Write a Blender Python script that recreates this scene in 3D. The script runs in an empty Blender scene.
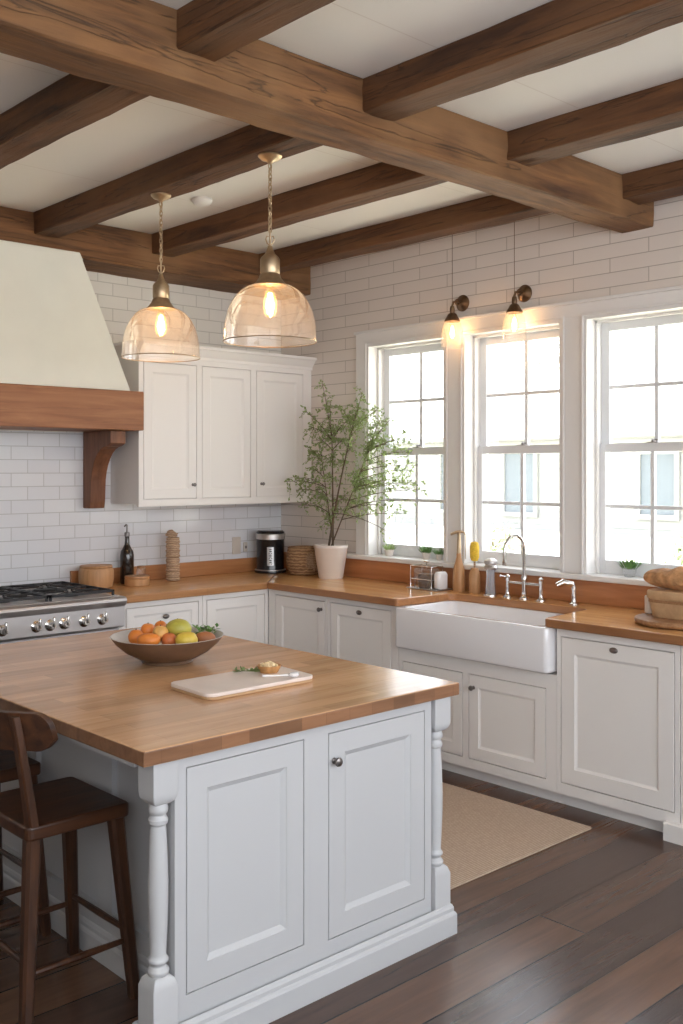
import bpy, bmesh, math, random
from math import sin, cos, pi, radians
from mathutils import Vector, Matrix, noise
random.seed(7)
S = bpy.context.scene
COL = S.collection

# ------------------------------------------------------------------ camera
CX, CY, CZ, TH, F, H0 = -4.738, -5.738, 1.640, 0.7499, 1010.1, 469.8
cam = bpy.data.cameras.new('camera'); co = bpy.data.objects.new('camera', cam); COL.objects.link(co)
co.location = (CX, CY, CZ); co.rotation_euler = (pi/2, 0, -TH)
cam.sensor_fit = 'VERTICAL'; cam.sensor_height = 36; cam.lens = F/1024*36
cam.shift_y = -(512-H0)/1024; cam.clip_end = 200; cam.clip_start = .05
S.camera = co
S.view_settings.view_transform = 'Standard'; S.view_settings.look = 'None'
S.view_settings.gamma = 1; S.view_settings.use_curve_mapping = False
S.view_settings.exposure = 2.1
RT = Vector((cos(TH), -sin(TH), 0)); FW = Vector((sin(TH), cos(TH), 0))

# ------------------------------------------------------------------ materials
def new_mat(name):
    m = bpy.data.materials.new(name); m.use_nodes = True
    nt = m.node_tree; b = nt.nodes['Principled BSDF']
    return m, nt, b
def N(nt, t, **k):
    n = nt.nodes.new(t)
    for a, v in k.items(): setattr(n, a, v)
    return n
def setin(n, **k):
    for a, v in k.items(): n.inputs[a.replace('_', ' ')].default_value = v
def rgb(c): return (c[0], c[1], c[2], 1)
def plain(name, c, rough=.5, metal=0, bump=0, bscale=60, var=0, vscale=6, coat=0):
    m, nt, b = new_mat(name)
    b.inputs['Base Color'].default_value = rgb(c); b.inputs['Roughness'].default_value = rough
    b.inputs['Metallic'].default_value = metal
    if coat: b.inputs['Coat Weight'].default_value = coat
    tc = N(nt, 'ShaderNodeTexCoord')
    if var:
        no = N(nt, 'ShaderNodeTexNoise'); setin(no, Scale=vscale, Detail=5)
        nt.links.new(tc.outputs['Object'], no.inputs['Vector'])
        r = N(nt, 'ShaderNodeValToRGB')
        r.color_ramp.elements[0].position = .3; r.color_ramp.elements[1].position = .7
        r.color_ramp.elements[0].color = rgb([x*(1-var) for x in c]); r.color_ramp.elements[1].color = rgb([min(1, x*(1+var)) for x in c])
        nt.links.new(no.outputs['Fac'], r.inputs['Fac']); nt.links.new(r.outputs['Color'], b.inputs['Base Color'])
    if bump:
        no = N(nt, 'ShaderNodeTexNoise'); setin(no, Scale=bscale, Detail=4)
        nt.links.new(tc.outputs['Object'], no.inputs['Vector'])
        bu = N(nt, 'ShaderNodeBump'); setin(bu, Strength=bump, Distance=.01)
        nt.links.new(no.outputs['Fac'], bu.inputs['Height']); nt.links.new(bu.outputs['Normal'], b.inputs['Normal'])
    return m
def wood(name, c0, c1, axis='x', scale=1.0, rough=.5, bump=.25, crack=0, staves=None, stave_var=.25, c2=None):
    """grain stretched along axis; staves=(length,width) glues the surface up from strips"""
    m, nt, b = new_mat(name)
    tc = N(nt, 'ShaderNodeTexCoord'); mp = N(nt, 'ShaderNodeMapping')
    nt.links.new(tc.outputs['Object'], mp.inputs['Vector'])
    st = {'x': (1.2, 14, 14), 'y': (14, 1.2, 14), 'z': (14, 14, 1.2)}[axis]
    mp.inputs['Scale'].default_value = [s*scale for s in st]
    no = N(nt, 'ShaderNodeTexNoise'); setin(no, Scale=1.6, Detail=8, Roughness=.62, Distortion=.6)
    nt.links.new(mp.outputs['Vector'], no.inputs['Vector'])
    r = N(nt, 'ShaderNodeValToRGB'); e = r.color_ramp.elements
    e[0].position = .32; e[1].position = .68; e[0].color = rgb(c0); e[1].color = rgb(c1)
    nt.links.new(no.outputs['Fac'], r.inputs['Fac'])
    col = r.outputs['Color']
    if c2:
        big = N(nt, 'ShaderNodeTexNoise'); setin(big, Scale=1.7, Detail=3)
        nt.links.new(tc.outputs['Object'], big.inputs['Vector'])
        rr = N(nt, 'ShaderNodeValToRGB'); rr.color_ramp.elements[0].position = .45; rr.color_ramp.elements[1].position = .68
        nt.links.new(big.outputs['Fac'], rr.inputs['Fac'])
        mx = N(nt, 'ShaderNodeMixRGB'); mx.inputs['Color2'].default_value = rgb(c2)
        nt.links.new(rr.outputs['Color'], mx.inputs['Fac']); nt.links.new(col, mx.inputs['Color1']); col = mx.outputs['Color']
    if staves:
        sw = N(nt, 'ShaderNodeSeparateXYZ'); cb = N(nt, 'ShaderNodeCombineXYZ')
        nt.links.new(tc.outputs['Object'], sw.inputs[0])
        a, o = ('X', 'Y') if axis == 'x' else ('Y', 'X')
        nt.links.new(sw.outputs[a], cb.inputs['X']); nt.links.new(sw.outputs[o], cb.inputs['Y'])
        bt = N(nt, 'ShaderNodeTexBrick', offset=.37, offset_frequency=2, squash=1)
        setin(bt, Scale=1, Mortar_Size=.0007, Brick_Width=staves[0], Row_Height=staves[1], Bias=0, Mortar_Smooth=.4)
        bt.inputs['Color1'].default_value = (1-stave_var,)*3+(1,); bt.inputs['Color2'].default_value = (1+stave_var*.3,)*3+(1,)
        bt.inputs['Mortar'].default_value = (.62, .56, .5, 1)
        nt.links.new(cb.outputs[0], bt.inputs['Vector'])
        mx = N(nt, 'ShaderNodeMixRGB', blend_type='MULTIPLY'); mx.inputs['Fac'].default_value = 1
        nt.links.new(col, mx.inputs['Color1']); nt.links.new(bt.outputs['Color'], mx.inputs['Color2']); col = mx.outputs['Color']
    h = no.outputs['Fac']
    if crack:
        mp2 = N(nt, 'ShaderNodeMapping'); nt.links.new(tc.outputs['Object'], mp2.inputs['Vector'])
        mp2.inputs['Scale'].default_value = [s*.9 for s in {'x': (.5, 11, 11), 'y': (11, .5, 11), 'z': (11, 11, .5)}[axis]]
        n2 = N(nt, 'ShaderNodeTexNoise'); setin(n2, Scale=1, Detail=5, Distortion=1.2); nt.links.new(mp2.outputs['Vector'], n2.inputs['Vector'])
        r2 = N(nt, 'ShaderNodeValToRGB'); q = r2.color_ramp.elements
        q[0].position = .490; q[0].color = (1, 1, 1, 1); q[1].position = .5; q[1].color = (1-crack,)*3+(1,)
        z = q.new(.510); z.color = (1, 1, 1, 1)
        nt.links.new(n2.outputs['Fac'], r2.inputs['Fac'])
        mx = N(nt, 'ShaderNodeMixRGB', blend_type='MULTIPLY'); mx.inputs['Fac'].default_value = 1
        nt.links.new(col, mx.inputs['Color1']); nt.links.new(r2.outputs['Color'], mx.inputs['Color2']); col = mx.outputs['Color']
        ad = N(nt, 'ShaderNodeMath', operation='MULTIPLY'); nt.links.new(r2.outputs['Color'], ad.inputs[0]); nt.links.new(h, ad.inputs[1]); h = ad.outputs[0]
    nt.links.new(col, b.inputs['Base Color']); b.inputs['Roughness'].default_value = rough
    bu = N(nt, 'ShaderNodeBump'); setin(bu, Strength=bump, Distance=.01)
    nt.links.new(h, bu.inputs['Height']); nt.links.new(bu.outputs['Normal'], b.inputs['Normal'])
    return m
def brickwall(name, along, splitz, up, low):
    """painted brick above z=splitz, glazed tile below; up/low = (c1,c2,mortar,w,h,mortarsize,rough)"""
    m, nt, b = new_mat(name)
    tc = N(nt, 'ShaderNodeTexCoord'); sp = N(nt, 'ShaderNodeSeparateXYZ'); nt.links.new(tc.outputs['Object'], sp.inputs[0])
    cb = N(nt, 'ShaderNodeCombineXYZ'); nt.links.new(sp.outputs[along], cb.inputs['X']); nt.links.new(sp.outputs['Z'], cb.inputs['Y'])
    outs = []
    for (c1, c2, mo, w, h, ms, ro) in (up, low):
        bt = N(nt, 'ShaderNodeTexBrick', offset=.5); setin(bt, Scale=1, Mortar_Size=ms, Mortar_Smooth=.25, Brick_Width=w, Row_Height=h, Bias=0)
        bt.inputs['Color1'].default_value = rgb(c1); bt.inputs['Color2'].default_value = rgb(c2); bt.inputs['Mortar'].default_value = rgb(mo)
        nt.links.new(cb.outputs[0], bt.inputs['Vector']); outs.append(bt)
    gt = N(nt, 'ShaderNodeMath', operation='LESS_THAN'); gt.inputs[1].default_value = splitz; nt.links.new(sp.outputs['Z'], gt.inputs[0])
    mx = N(nt, 'ShaderNodeMixRGB'); nt.links.new(gt.outputs[0], mx.inputs['Fac'])
    nt.links.new(outs[0].outputs['Color'], mx.inputs['Color1']); nt.links.new(outs[1].outputs['Color'], mx.inputs['Color2'])
    mf = N(nt, 'ShaderNodeMixRGB'); nt.links.new(gt.outputs[0], mf.inputs['Fac'])
    nt.links.new(outs[0].outputs['Fac'], mf.inputs['Color1']); nt.links.new(outs[1].outputs['Fac'], mf.inputs['Color2'])
    no = N(nt, 'ShaderNodeTexNoise'); setin(no, Scale=9, Detail=4); nt.links.new(tc.outputs['Object'], no.inputs['Vector'])
    sub = N(nt, 'ShaderNodeMath', operation='MULTIPLY_ADD'); sub.inputs[1].default_value = -1; nt.links.new(mf.outputs['Color'], sub.inputs[0])
    ns = N(nt, 'ShaderNodeMath', operation='MULTIPLY'); ns.inputs[1].default_value = .35; nt.links.new(no.outputs['Fac'], ns.inputs[0]); nt.links.new(ns.outputs[0], sub.inputs[2])
    bu = N(nt, 'ShaderNodeBump'); setin(bu, Strength=.45, Distance=.004)
    nt.links.new(sub.outputs[0], bu.inputs['Height']); nt.links.new(bu.outputs['Normal'], b.inputs['Normal'])
    nt.links.new(mx.outputs['Color'], b.inputs['Base Color'])
    ro = N(nt, 'ShaderNodeMapRange'); ro.inputs['To Min'].default_value = up[6]; ro.inputs['To Max'].default_value = low[6]
    nt.links.new(gt.outputs[0], ro.inputs['Value']); nt.links.new(ro.outputs[0], b.inputs['Roughness'])
    return m
def glass(name, tint=(1, 1, 1), haze=.0, hazecol=(1, .95, .9), gl=1.0):
    m = bpy.data.materials.new(name); m.use_nodes = True; nt = m.node_tree; nt.nodes.clear()
    out = N(nt, 'ShaderNodeOutputMaterial'); tr = N(nt, 'ShaderNodeBsdfTransparent'); tr.inputs[0].default_value = rgb(tint)
    g = N(nt, 'ShaderNodeBsdfGlossy'); g.inputs['Roughness'].default_value = .03
    fr = N(nt, 'ShaderNodeLayerWeight'); fr.inputs['Blend'].default_value = .35
    ml = N(nt, 'ShaderNodeMath', operation='MULTIPLY'); ml.inputs[1].default_value = .55*gl; nt.links.new(fr.outputs['Facing'], ml.inputs[0])
    pw = N(nt, 'ShaderNodeMath', operation='ADD'); pw.inputs[1].default_value = .03*gl; nt.links.new(ml.outputs[0], pw.inputs[0])
    mx = N(nt, 'ShaderNodeMixShader'); nt.links.new(pw.outputs[0], mx.inputs[0])
    base = tr.outputs[0]
    if haze:
        d = N(nt, 'ShaderNodeBsdfDiffuse'); d.inputs[0].default_value = rgb(hazecol)
        t2 = N(nt, 'ShaderNodeBsdfTranslucent'); t2.inputs[0].default_value = rgb(hazecol)
        a = N(nt, 'ShaderNodeMixShader'); a.inputs[0].default_value = .5; nt.links.new(d.outputs[0], a.inputs[1]); nt.links.new(t2.outputs[0], a.inputs[2])
        h = N(nt, 'ShaderNodeMixShader'); h.inputs[0].default_value = haze; nt.links.new(tr.outputs[0], h.inputs[1]); nt.links.new(a.outputs[0], h.inputs[2]); base = h.outputs[0]
    nt.links.new(base, mx.inputs[1]); nt.links.new(g.outputs[0], mx.inputs[2]); nt.links.new(mx.outputs[0], out.inputs[0])
    return m
def emit(name, c, s):
    m = bpy.data.materials.new(name); m.use_nodes = True; nt = m.node_tree; nt.nodes.clear()
    out = N(nt, 'ShaderNodeOutputMaterial'); e = N(nt, 'ShaderNodeEmission'); e.inputs[0].default_value = rgb(c); e.inputs[1].default_value = s
    nt.links.new(e.outputs[0], out.inputs[0]); return m
def weave(name, c0, c1, s=90):
    m, nt, b = new_mat(name); tc = N(nt, 'ShaderNodeTexCoord')
    w = N(nt, 'ShaderNodeTexWave', bands_direction='Z'); setin(w, Scale=s/6, Distortion=4, Detail=3, Detail_Scale=3)
    nt.links.new(tc.outputs['Object'], w.inputs['Vector'])
    r = N(nt, 'ShaderNodeValToRGB'); r.color_ramp.elements[0].color = rgb(c0); r.color_ramp.elements[1].color = rgb(c1)
    nt.links.new(w.outputs['Fac'], r.inputs['Fac']); nt.links.new(r.outputs['Color'], b.inputs['Base Color']); b.inputs['Roughness'].default_value = .85
    bu = N(nt, 'ShaderNodeBump'); setin(bu, Strength=.6, Distance=.006); nt.links.new(w.outputs['Fac'], bu.inputs['Height']); nt.links.new(bu.outputs['Normal'], b.inputs['Normal'])
    return m

M = {}
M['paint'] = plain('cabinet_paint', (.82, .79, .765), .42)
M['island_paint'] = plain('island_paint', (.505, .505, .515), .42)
M['trim'] = plain('trim_paint', (.80, .78, .76), .4)
M['sash'] = plain('sash_paint', (.78, .79, .81), .45)
M['plaster'] = plain('hood_plaster', (.76, .76, .69), .85, bump=.12, bscale=8, var=.02)
M['wall_back'] = brickwall('painted_brick_and_tile', 'X', 1.872,
    ((.76, .73, .67), (.72, .69, .63), (.52, .49, .44), .215, .081, .003, .55),
    ((.74, .75, .78), (.69, .70, .74), (.52, .52, .53), .208, .081, .0028, .16))
M['wall_right'] = brickwall('painted_brick', 'Y', 0,
    ((.76, .69, .63), (.72, .65, .60), (.42, .36, .31), .46, .077, .0024, .5),
    ((.76, .69, .63), (.72, .65, .60), (.42, .36, .31), .46, .077, .0024, .5))
M['wallp'] = plain('wall_plaster', (.66, .63, .59), .9, var=.03)
M['beam_x'] = wood('beam_wood_x', (.060, .023, .008), (.235, .105, .036), 'x', .8, .72, .9, .55, c2=(.235, .120, .050))
M['beam_y'] = wood('beam_wood_y', (.045, .017, .006), (.165, .066, .021), 'y', .8, .72, .9, .55, c2=(.145, .066, .026))
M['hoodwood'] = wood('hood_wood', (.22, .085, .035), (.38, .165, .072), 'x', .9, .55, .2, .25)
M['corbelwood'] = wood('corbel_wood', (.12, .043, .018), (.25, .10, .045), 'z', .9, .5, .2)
M['block_x'] = wood('butcher_block_x', (.55, .300, .150), (.72, .44, .245), 'x', .9, .20, .04, staves=(.42, .075), stave_var=.22)
M['block_y'] = wood('butcher_block_y', (.60, .30, .11), (.76, .44, .19), 'y', .9, .15, .04, staves=(.7, .075), stave_var=.08)
M['block_r'] = wood('butcher_block_range', (.60, .30, .11), (.76, .44, .19), 'x', .9, .24, .04, staves=(.7, .075), stave_var=.08)
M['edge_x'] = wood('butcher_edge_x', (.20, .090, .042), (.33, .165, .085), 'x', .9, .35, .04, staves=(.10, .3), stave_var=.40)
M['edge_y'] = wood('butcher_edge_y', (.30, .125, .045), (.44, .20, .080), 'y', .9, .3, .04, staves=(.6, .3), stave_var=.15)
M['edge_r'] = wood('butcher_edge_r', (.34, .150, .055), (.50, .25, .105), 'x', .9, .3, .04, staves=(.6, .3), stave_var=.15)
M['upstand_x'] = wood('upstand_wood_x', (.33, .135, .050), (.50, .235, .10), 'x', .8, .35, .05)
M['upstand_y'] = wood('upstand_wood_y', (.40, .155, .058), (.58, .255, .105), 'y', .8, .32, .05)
M['stool'] = wood('stool_wood', (.018, .006, .003), (.080, .028, .010), 'x', 1.2, .38, .1)
M['stool_leg'] = wood('stool_leg_wood', (.022, .008, .004), (.090, .034, .014), 'z', 1.2, .36, .1)
M['lightwood'] = wood('light_wood', (.44, .27, .14), (.56, .36, .20), 'x', .8, .6, .06)
M['midwood'] = wood('mid_wood', (.40, .20, .08), (.55, .30, .14), 'z', 1.4, .5, .1)
M['boardwood'] = wood('board_wood', (.22, .10, .04), (.42, .23, .11), 'x', 1.5, .6, .3)
M['steel'] = plain('brushed_steel', (.58, .55, .53), .42, 1)
M['steel_d'] = plain('steel_panel', (.55, .53, .53), .45, 1)
M['chrome'] = plain('chrome', (.74, .72, .70), .10, 1)
M['pewter'] = plain('pewter', (.22, .20, .19), .33, 1)
M['brass'] = plain('aged_brass', (.50, .38, .25), .42, 1, var=.15, vscale=30)
M['dark_brass'] = plain('dark_brass', (.24, .155, .095), .34, 1, var=.2, vscale=40)
M['iron'] = plain('cast_iron', (.018, .018, .020), .42)
M['black'] = plain('black_gloss', (.012, .012, .014), .18)
M['dark_gap'] = plain('dark_interior', (.10, .09, .085), .8)
M['ceramic'] = plain('white_ceramic', (.80, .79, .80), .10, coat=.4)
M['sinkc'] = plain('fireclay', (.83, .82, .84), .13, coat=.5)
M['pot'] = plain('pot_clay', (.74, .66, .60), .6, var=.03)
M['glass'] = glass('window_glass')
M['clear'] = glass('clear_glass', (.96, .97, .98), .06, (.9, .9, .95))
M['cutglass'] = glass('cut_glass', (.9, .93, .97), .45, (.80, .84, .92), 1.6)
M['shade'] = glass('amber_tinted_shade_glass', (1, .97, .93), .14, (1, .93, .88), 1.2)
M['sconce_shade'] = glass('sconce_shade_glass', (1, .98, .96), .10, (1, .95, .90))
M['filament'] = emit('hot_filament', (1, .60, .26), 12)
M['bulb'] = glass('bulb_glass', (1, .92, .78), .07, (1, .72, .40), .6)
M['soil'] = plain('soil', (.05, .03, .02), .95, bump=.6)
M['bark'] = plain('bark', (.13, .085, .05), .85, bump=.4, bscale=120, var=.3)
def leafmat(name, c, c2):
    m = plain(name, c, .5, var=.35, vscale=9); nt = m.node_tree; b = nt.nodes['Principled BSDF']; out = nt.nodes['Material Output']
    t = N(nt, 'ShaderNodeBsdfTranslucent'); t.inputs[0].default_value = rgb(c2); mx = N(nt, 'ShaderNodeMixShader'); mx.inputs[0].default_value = .4
    nt.links.new(b.outputs[0], mx.inputs[1]); nt.links.new(t.outputs[0], mx.inputs[2]); nt.links.new(mx.outputs[0], out.inputs[0]); return m
M['leaf'] = leafmat('olive_leaf', (.23, .27, .12), (.40, .54, .20))
M['leaf2'] = plain('bright_leaf', (.12, .24, .06), .6, var=.3, vscale=14)
M['rug'] = None
M['bowl_out'] = plain('bowl_stoneware', (.15, .085, .050), .45, var=.15, vscale=18)
M['bowl_in'] = plain('bowl_glaze', (.50, .49, .47), .3, var=.1, vscale=12)
M['orange'] = plain('orange_skin', (.72, .22, .035), .42, bump=.15, bscale=220, var=.12, vscale=12)
M['apricot'] = plain('apricot_skin', (.76, .42, .12), .45, var=.25, vscale=14)
M['red_orange'] = plain('red_orange_skin', (.62, .17, .05), .42, var=.25, vscale=14)
M['lemon'] = plain('lemon_skin', (.70, .50, .07), .42, bump=.12, bscale=160, var=.1, vscale=12)
M['pear'] = plain('pear_skin', (.46, .42, .07), .45, var=.2, vscale=14)
M['russet'] = plain('russet_skin', (.40, .15, .06), .55, var=.25, vscale=14)
M['marble'] = plain('marble', (.76, .66, .60), .35, var=.07, vscale=9)
M['crust'] = plain('tart_crust', (.50, .25, .09), .7, bump=.5, bscale=70, var=.3, vscale=30)
M['cream'] = plain('tart_cream', (.80, .62, .36), .6, bump=.5, bscale=90, var=.2, vscale=60)
M['bread'] = plain('bread_crust', (.50, .26, .115), .8, bump=1.0, bscale=45, var=.28, vscale=26)
M['basket'] = weave('basket_weave', (.20, .105, .05), (.44, .27, .14))
M['rope'] = weave('rope_weave', (.36, .22, .13), (.62, .45, .31), 160)
M['yellow'] = plain('yellow_bristle', (.85, .55, .05), .8, bump=.8, bscale=140, var=.15, vscale=40)
M['label'] = plain('silver_label', (.50, .50, .50), .35, .6)
M['wine'] = plain('dark_bottle_glass', (.022, .014, .010), .12, coat=.3)
M['ivory'] = plain('ivory_plastic', (.62, .56, .50), .4)
M['sponge'] = plain('brown_contents', (.20, .12, .07), .8, var=.3, vscale=40)
M['smoke'] = plain('white_plastic', (.80, .79, .77), .5)
M['housew'] = plain('outdoor_siding', (.32, .32, .31), .8)
M['houseroof'] = plain('outdoor_roof', (.30, .305, .31), .9, var=.05)
M['housewin'] = plain('outdoor_window', (.13, .15, .17), .6)
M['ground'] = plain('outdoor_ground', (.50, .50, .40), 1, var=.15, vscale=.8)
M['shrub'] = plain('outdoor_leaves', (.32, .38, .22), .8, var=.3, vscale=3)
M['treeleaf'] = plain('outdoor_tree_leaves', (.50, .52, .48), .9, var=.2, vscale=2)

def floor_mat():
    m, nt, b = new_mat('dark_plank_floor')
    tc = N(nt, 'ShaderNodeTexCoord'); sp = N(nt, 'ShaderNodeSeparateXYZ'); nt.links.new(tc.outputs['Object'], sp.inputs[0])
    mpb = N(nt, 'ShaderNodeMapping'); mpb.inputs['Location'].default_value = (.4, .025, 0); nt.links.new(tc.outputs['Object'], mpb.inputs['Vector'])
    bt = N(nt, 'ShaderNodeTexBrick', offset=.41, offset_frequency=3); setin(bt, Scale=1, Mortar_Size=.0032, Mortar_Smooth=.1, Brick_Width=3.1, Row_Height=.205, Bias=-.1)
    bt.inputs['Color1'].default_value = (.055, .034, .028, 1); bt.inputs['Color2'].default_value = (.145, .074, .043, 1); bt.inputs['Mortar'].default_value = (.006, .004, .003, 1)
    nt.links.new(mpb.outputs['Vector'], bt.inputs['Vector'])
    mp = N(nt, 'ShaderNodeMapping'); mp.inputs['Scale'].default_value = (1, 13, 1); nt.links.new(tc.outputs['Object'], mp.inputs['Vector'])
    no = N(nt, 'ShaderNodeTexNoise'); setin(no, Scale=1.6, Detail=8, Roughness=.6, Distortion=.5); nt.links.new(mp.outputs['Vector'], no.inputs['Vector'])
    r = N(nt, 'ShaderNodeValToRGB'); r.color_ramp.elements[0].position = .3; r.color_ramp.elements[0].color = (.72, .72, .72, 1); r.color_ramp.elements[1].position = .7; r.color_ramp.elements[1].color = (1.2, 1.15, 1.1, 1)
    nt.links.new(no.outputs['Fac'], r.inputs['Fac'])
    mx = N(nt, 'ShaderNodeMixRGB', blend_type='MULTIPLY'); mx.inputs['Fac'].default_value = 1
    nt.links.new(bt.outputs['Color'], mx.inputs['Color1']); nt.links.new(r.outputs['Color'], mx.inputs['Color2']); nt.links.new(mx.outputs['Color'], b.inputs['Base Color'])
    ro = N(nt, 'ShaderNodeMapRange'); ro.inputs['To Min'].default_value = .17; ro.inputs['To Max'].default_value = .30
    nt.links.new(no.outputs['Fac'], ro.inputs['Value']); nt.links.new(ro.outputs[0], b.inputs['Roughness'])
    sb = N(nt, 'ShaderNodeMath', operation='MULTIPLY_ADD'); sb.inputs[1].default_value = -1.5; nt.links.new(bt.outputs['Fac'], sb.inputs[0])
    n3 = N(nt, 'ShaderNodeMath', operation='MULTIPLY'); n3.inputs[1].default_value = .5; nt.links.new(no.outputs['Fac'], n3.inputs[0]); nt.links.new(n3.outputs[0], sb.inputs[2])
    bu = N(nt, 'ShaderNodeBump'); setin(bu, Strength=.3, Distance=.004); nt.links.new(sb.outputs[0], bu.inputs['Height']); nt.links.new(bu.outputs['Normal'], b.inputs['Normal'])
    return m
def ceil_mat():
    m, nt, b = new_mat('ceiling_plaster')
    tc = N(nt, 'ShaderNodeTexCoord')
    bt = N(nt, 'ShaderNodeTexBrick', offset=.3); setin(bt, Scale=1, Mortar_Size=.004, Mortar_Smooth=.6, Brick_Width=4.1, Row_Height=1.13, Bias=0)
    bt.inputs['Color1'].default_value = (.86, .845, .81, 1); bt.inputs['Color2'].default_value = (.84, .825, .79, 1); bt.inputs['Mortar'].default_value = (.74, .71, .67, 1)
    nt.links.new(tc.outputs['Object'], bt.inputs['Vector'])
    nt.links.new(bt.outputs['Color'], b.inputs['Base Color']); b.inputs['Roughness'].default_value = .9
    return m
def rug_mat():
    m, nt, b = new_mat('jute_rug')
    tc = N(nt, 'ShaderNodeTexCoord')
    w = N(nt, 'ShaderNodeTexWave', bands_direction='Y'); setin(w, Scale=26, Distortion=1.5, Detail=3, Detail_Scale=4); nt.links.new(tc.outputs['Object'], w.inputs['Vector'])
    no = N(nt, 'ShaderNodeTexNoise'); setin(no, Scale=70, Detail=3); nt.links.new(tc.outputs['Object'], no.inputs['Vector'])
    ad = N(nt, 'ShaderNodeMath', operation='MULTIPLY'); nt.links.new(w.outputs['Fac'], ad.inputs[0]); nt.links.new(no.outputs['Fac'], ad.inputs[1])
    r = N(nt, 'ShaderNodeValToRGB'); r.color_ramp.elements[0].color = (.40, .29, .21, 1); r.color_ramp.elements[1].color = (.62, .48, .365, 1); r.color_ramp.elements[1].position = .6
    nt.links.new(ad.outputs[0], r.inputs['Fac']); nt.links.new(r.outputs['Color'], b.inputs['Base Color']); b.inputs['Roughness'].default_value = .95
    bu = N(nt, 'ShaderNodeBump'); setin(bu, Strength=.5, Distance=.004); nt.links.new(ad.outputs[0], bu.inputs['Height']); nt.links.new(bu.outputs['Normal'], b.inputs['Normal'])
    return m
M['floor'] = floor_mat(); M['ceil'] = ceil_mat(); M['rug'] = rug_mat()

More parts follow.
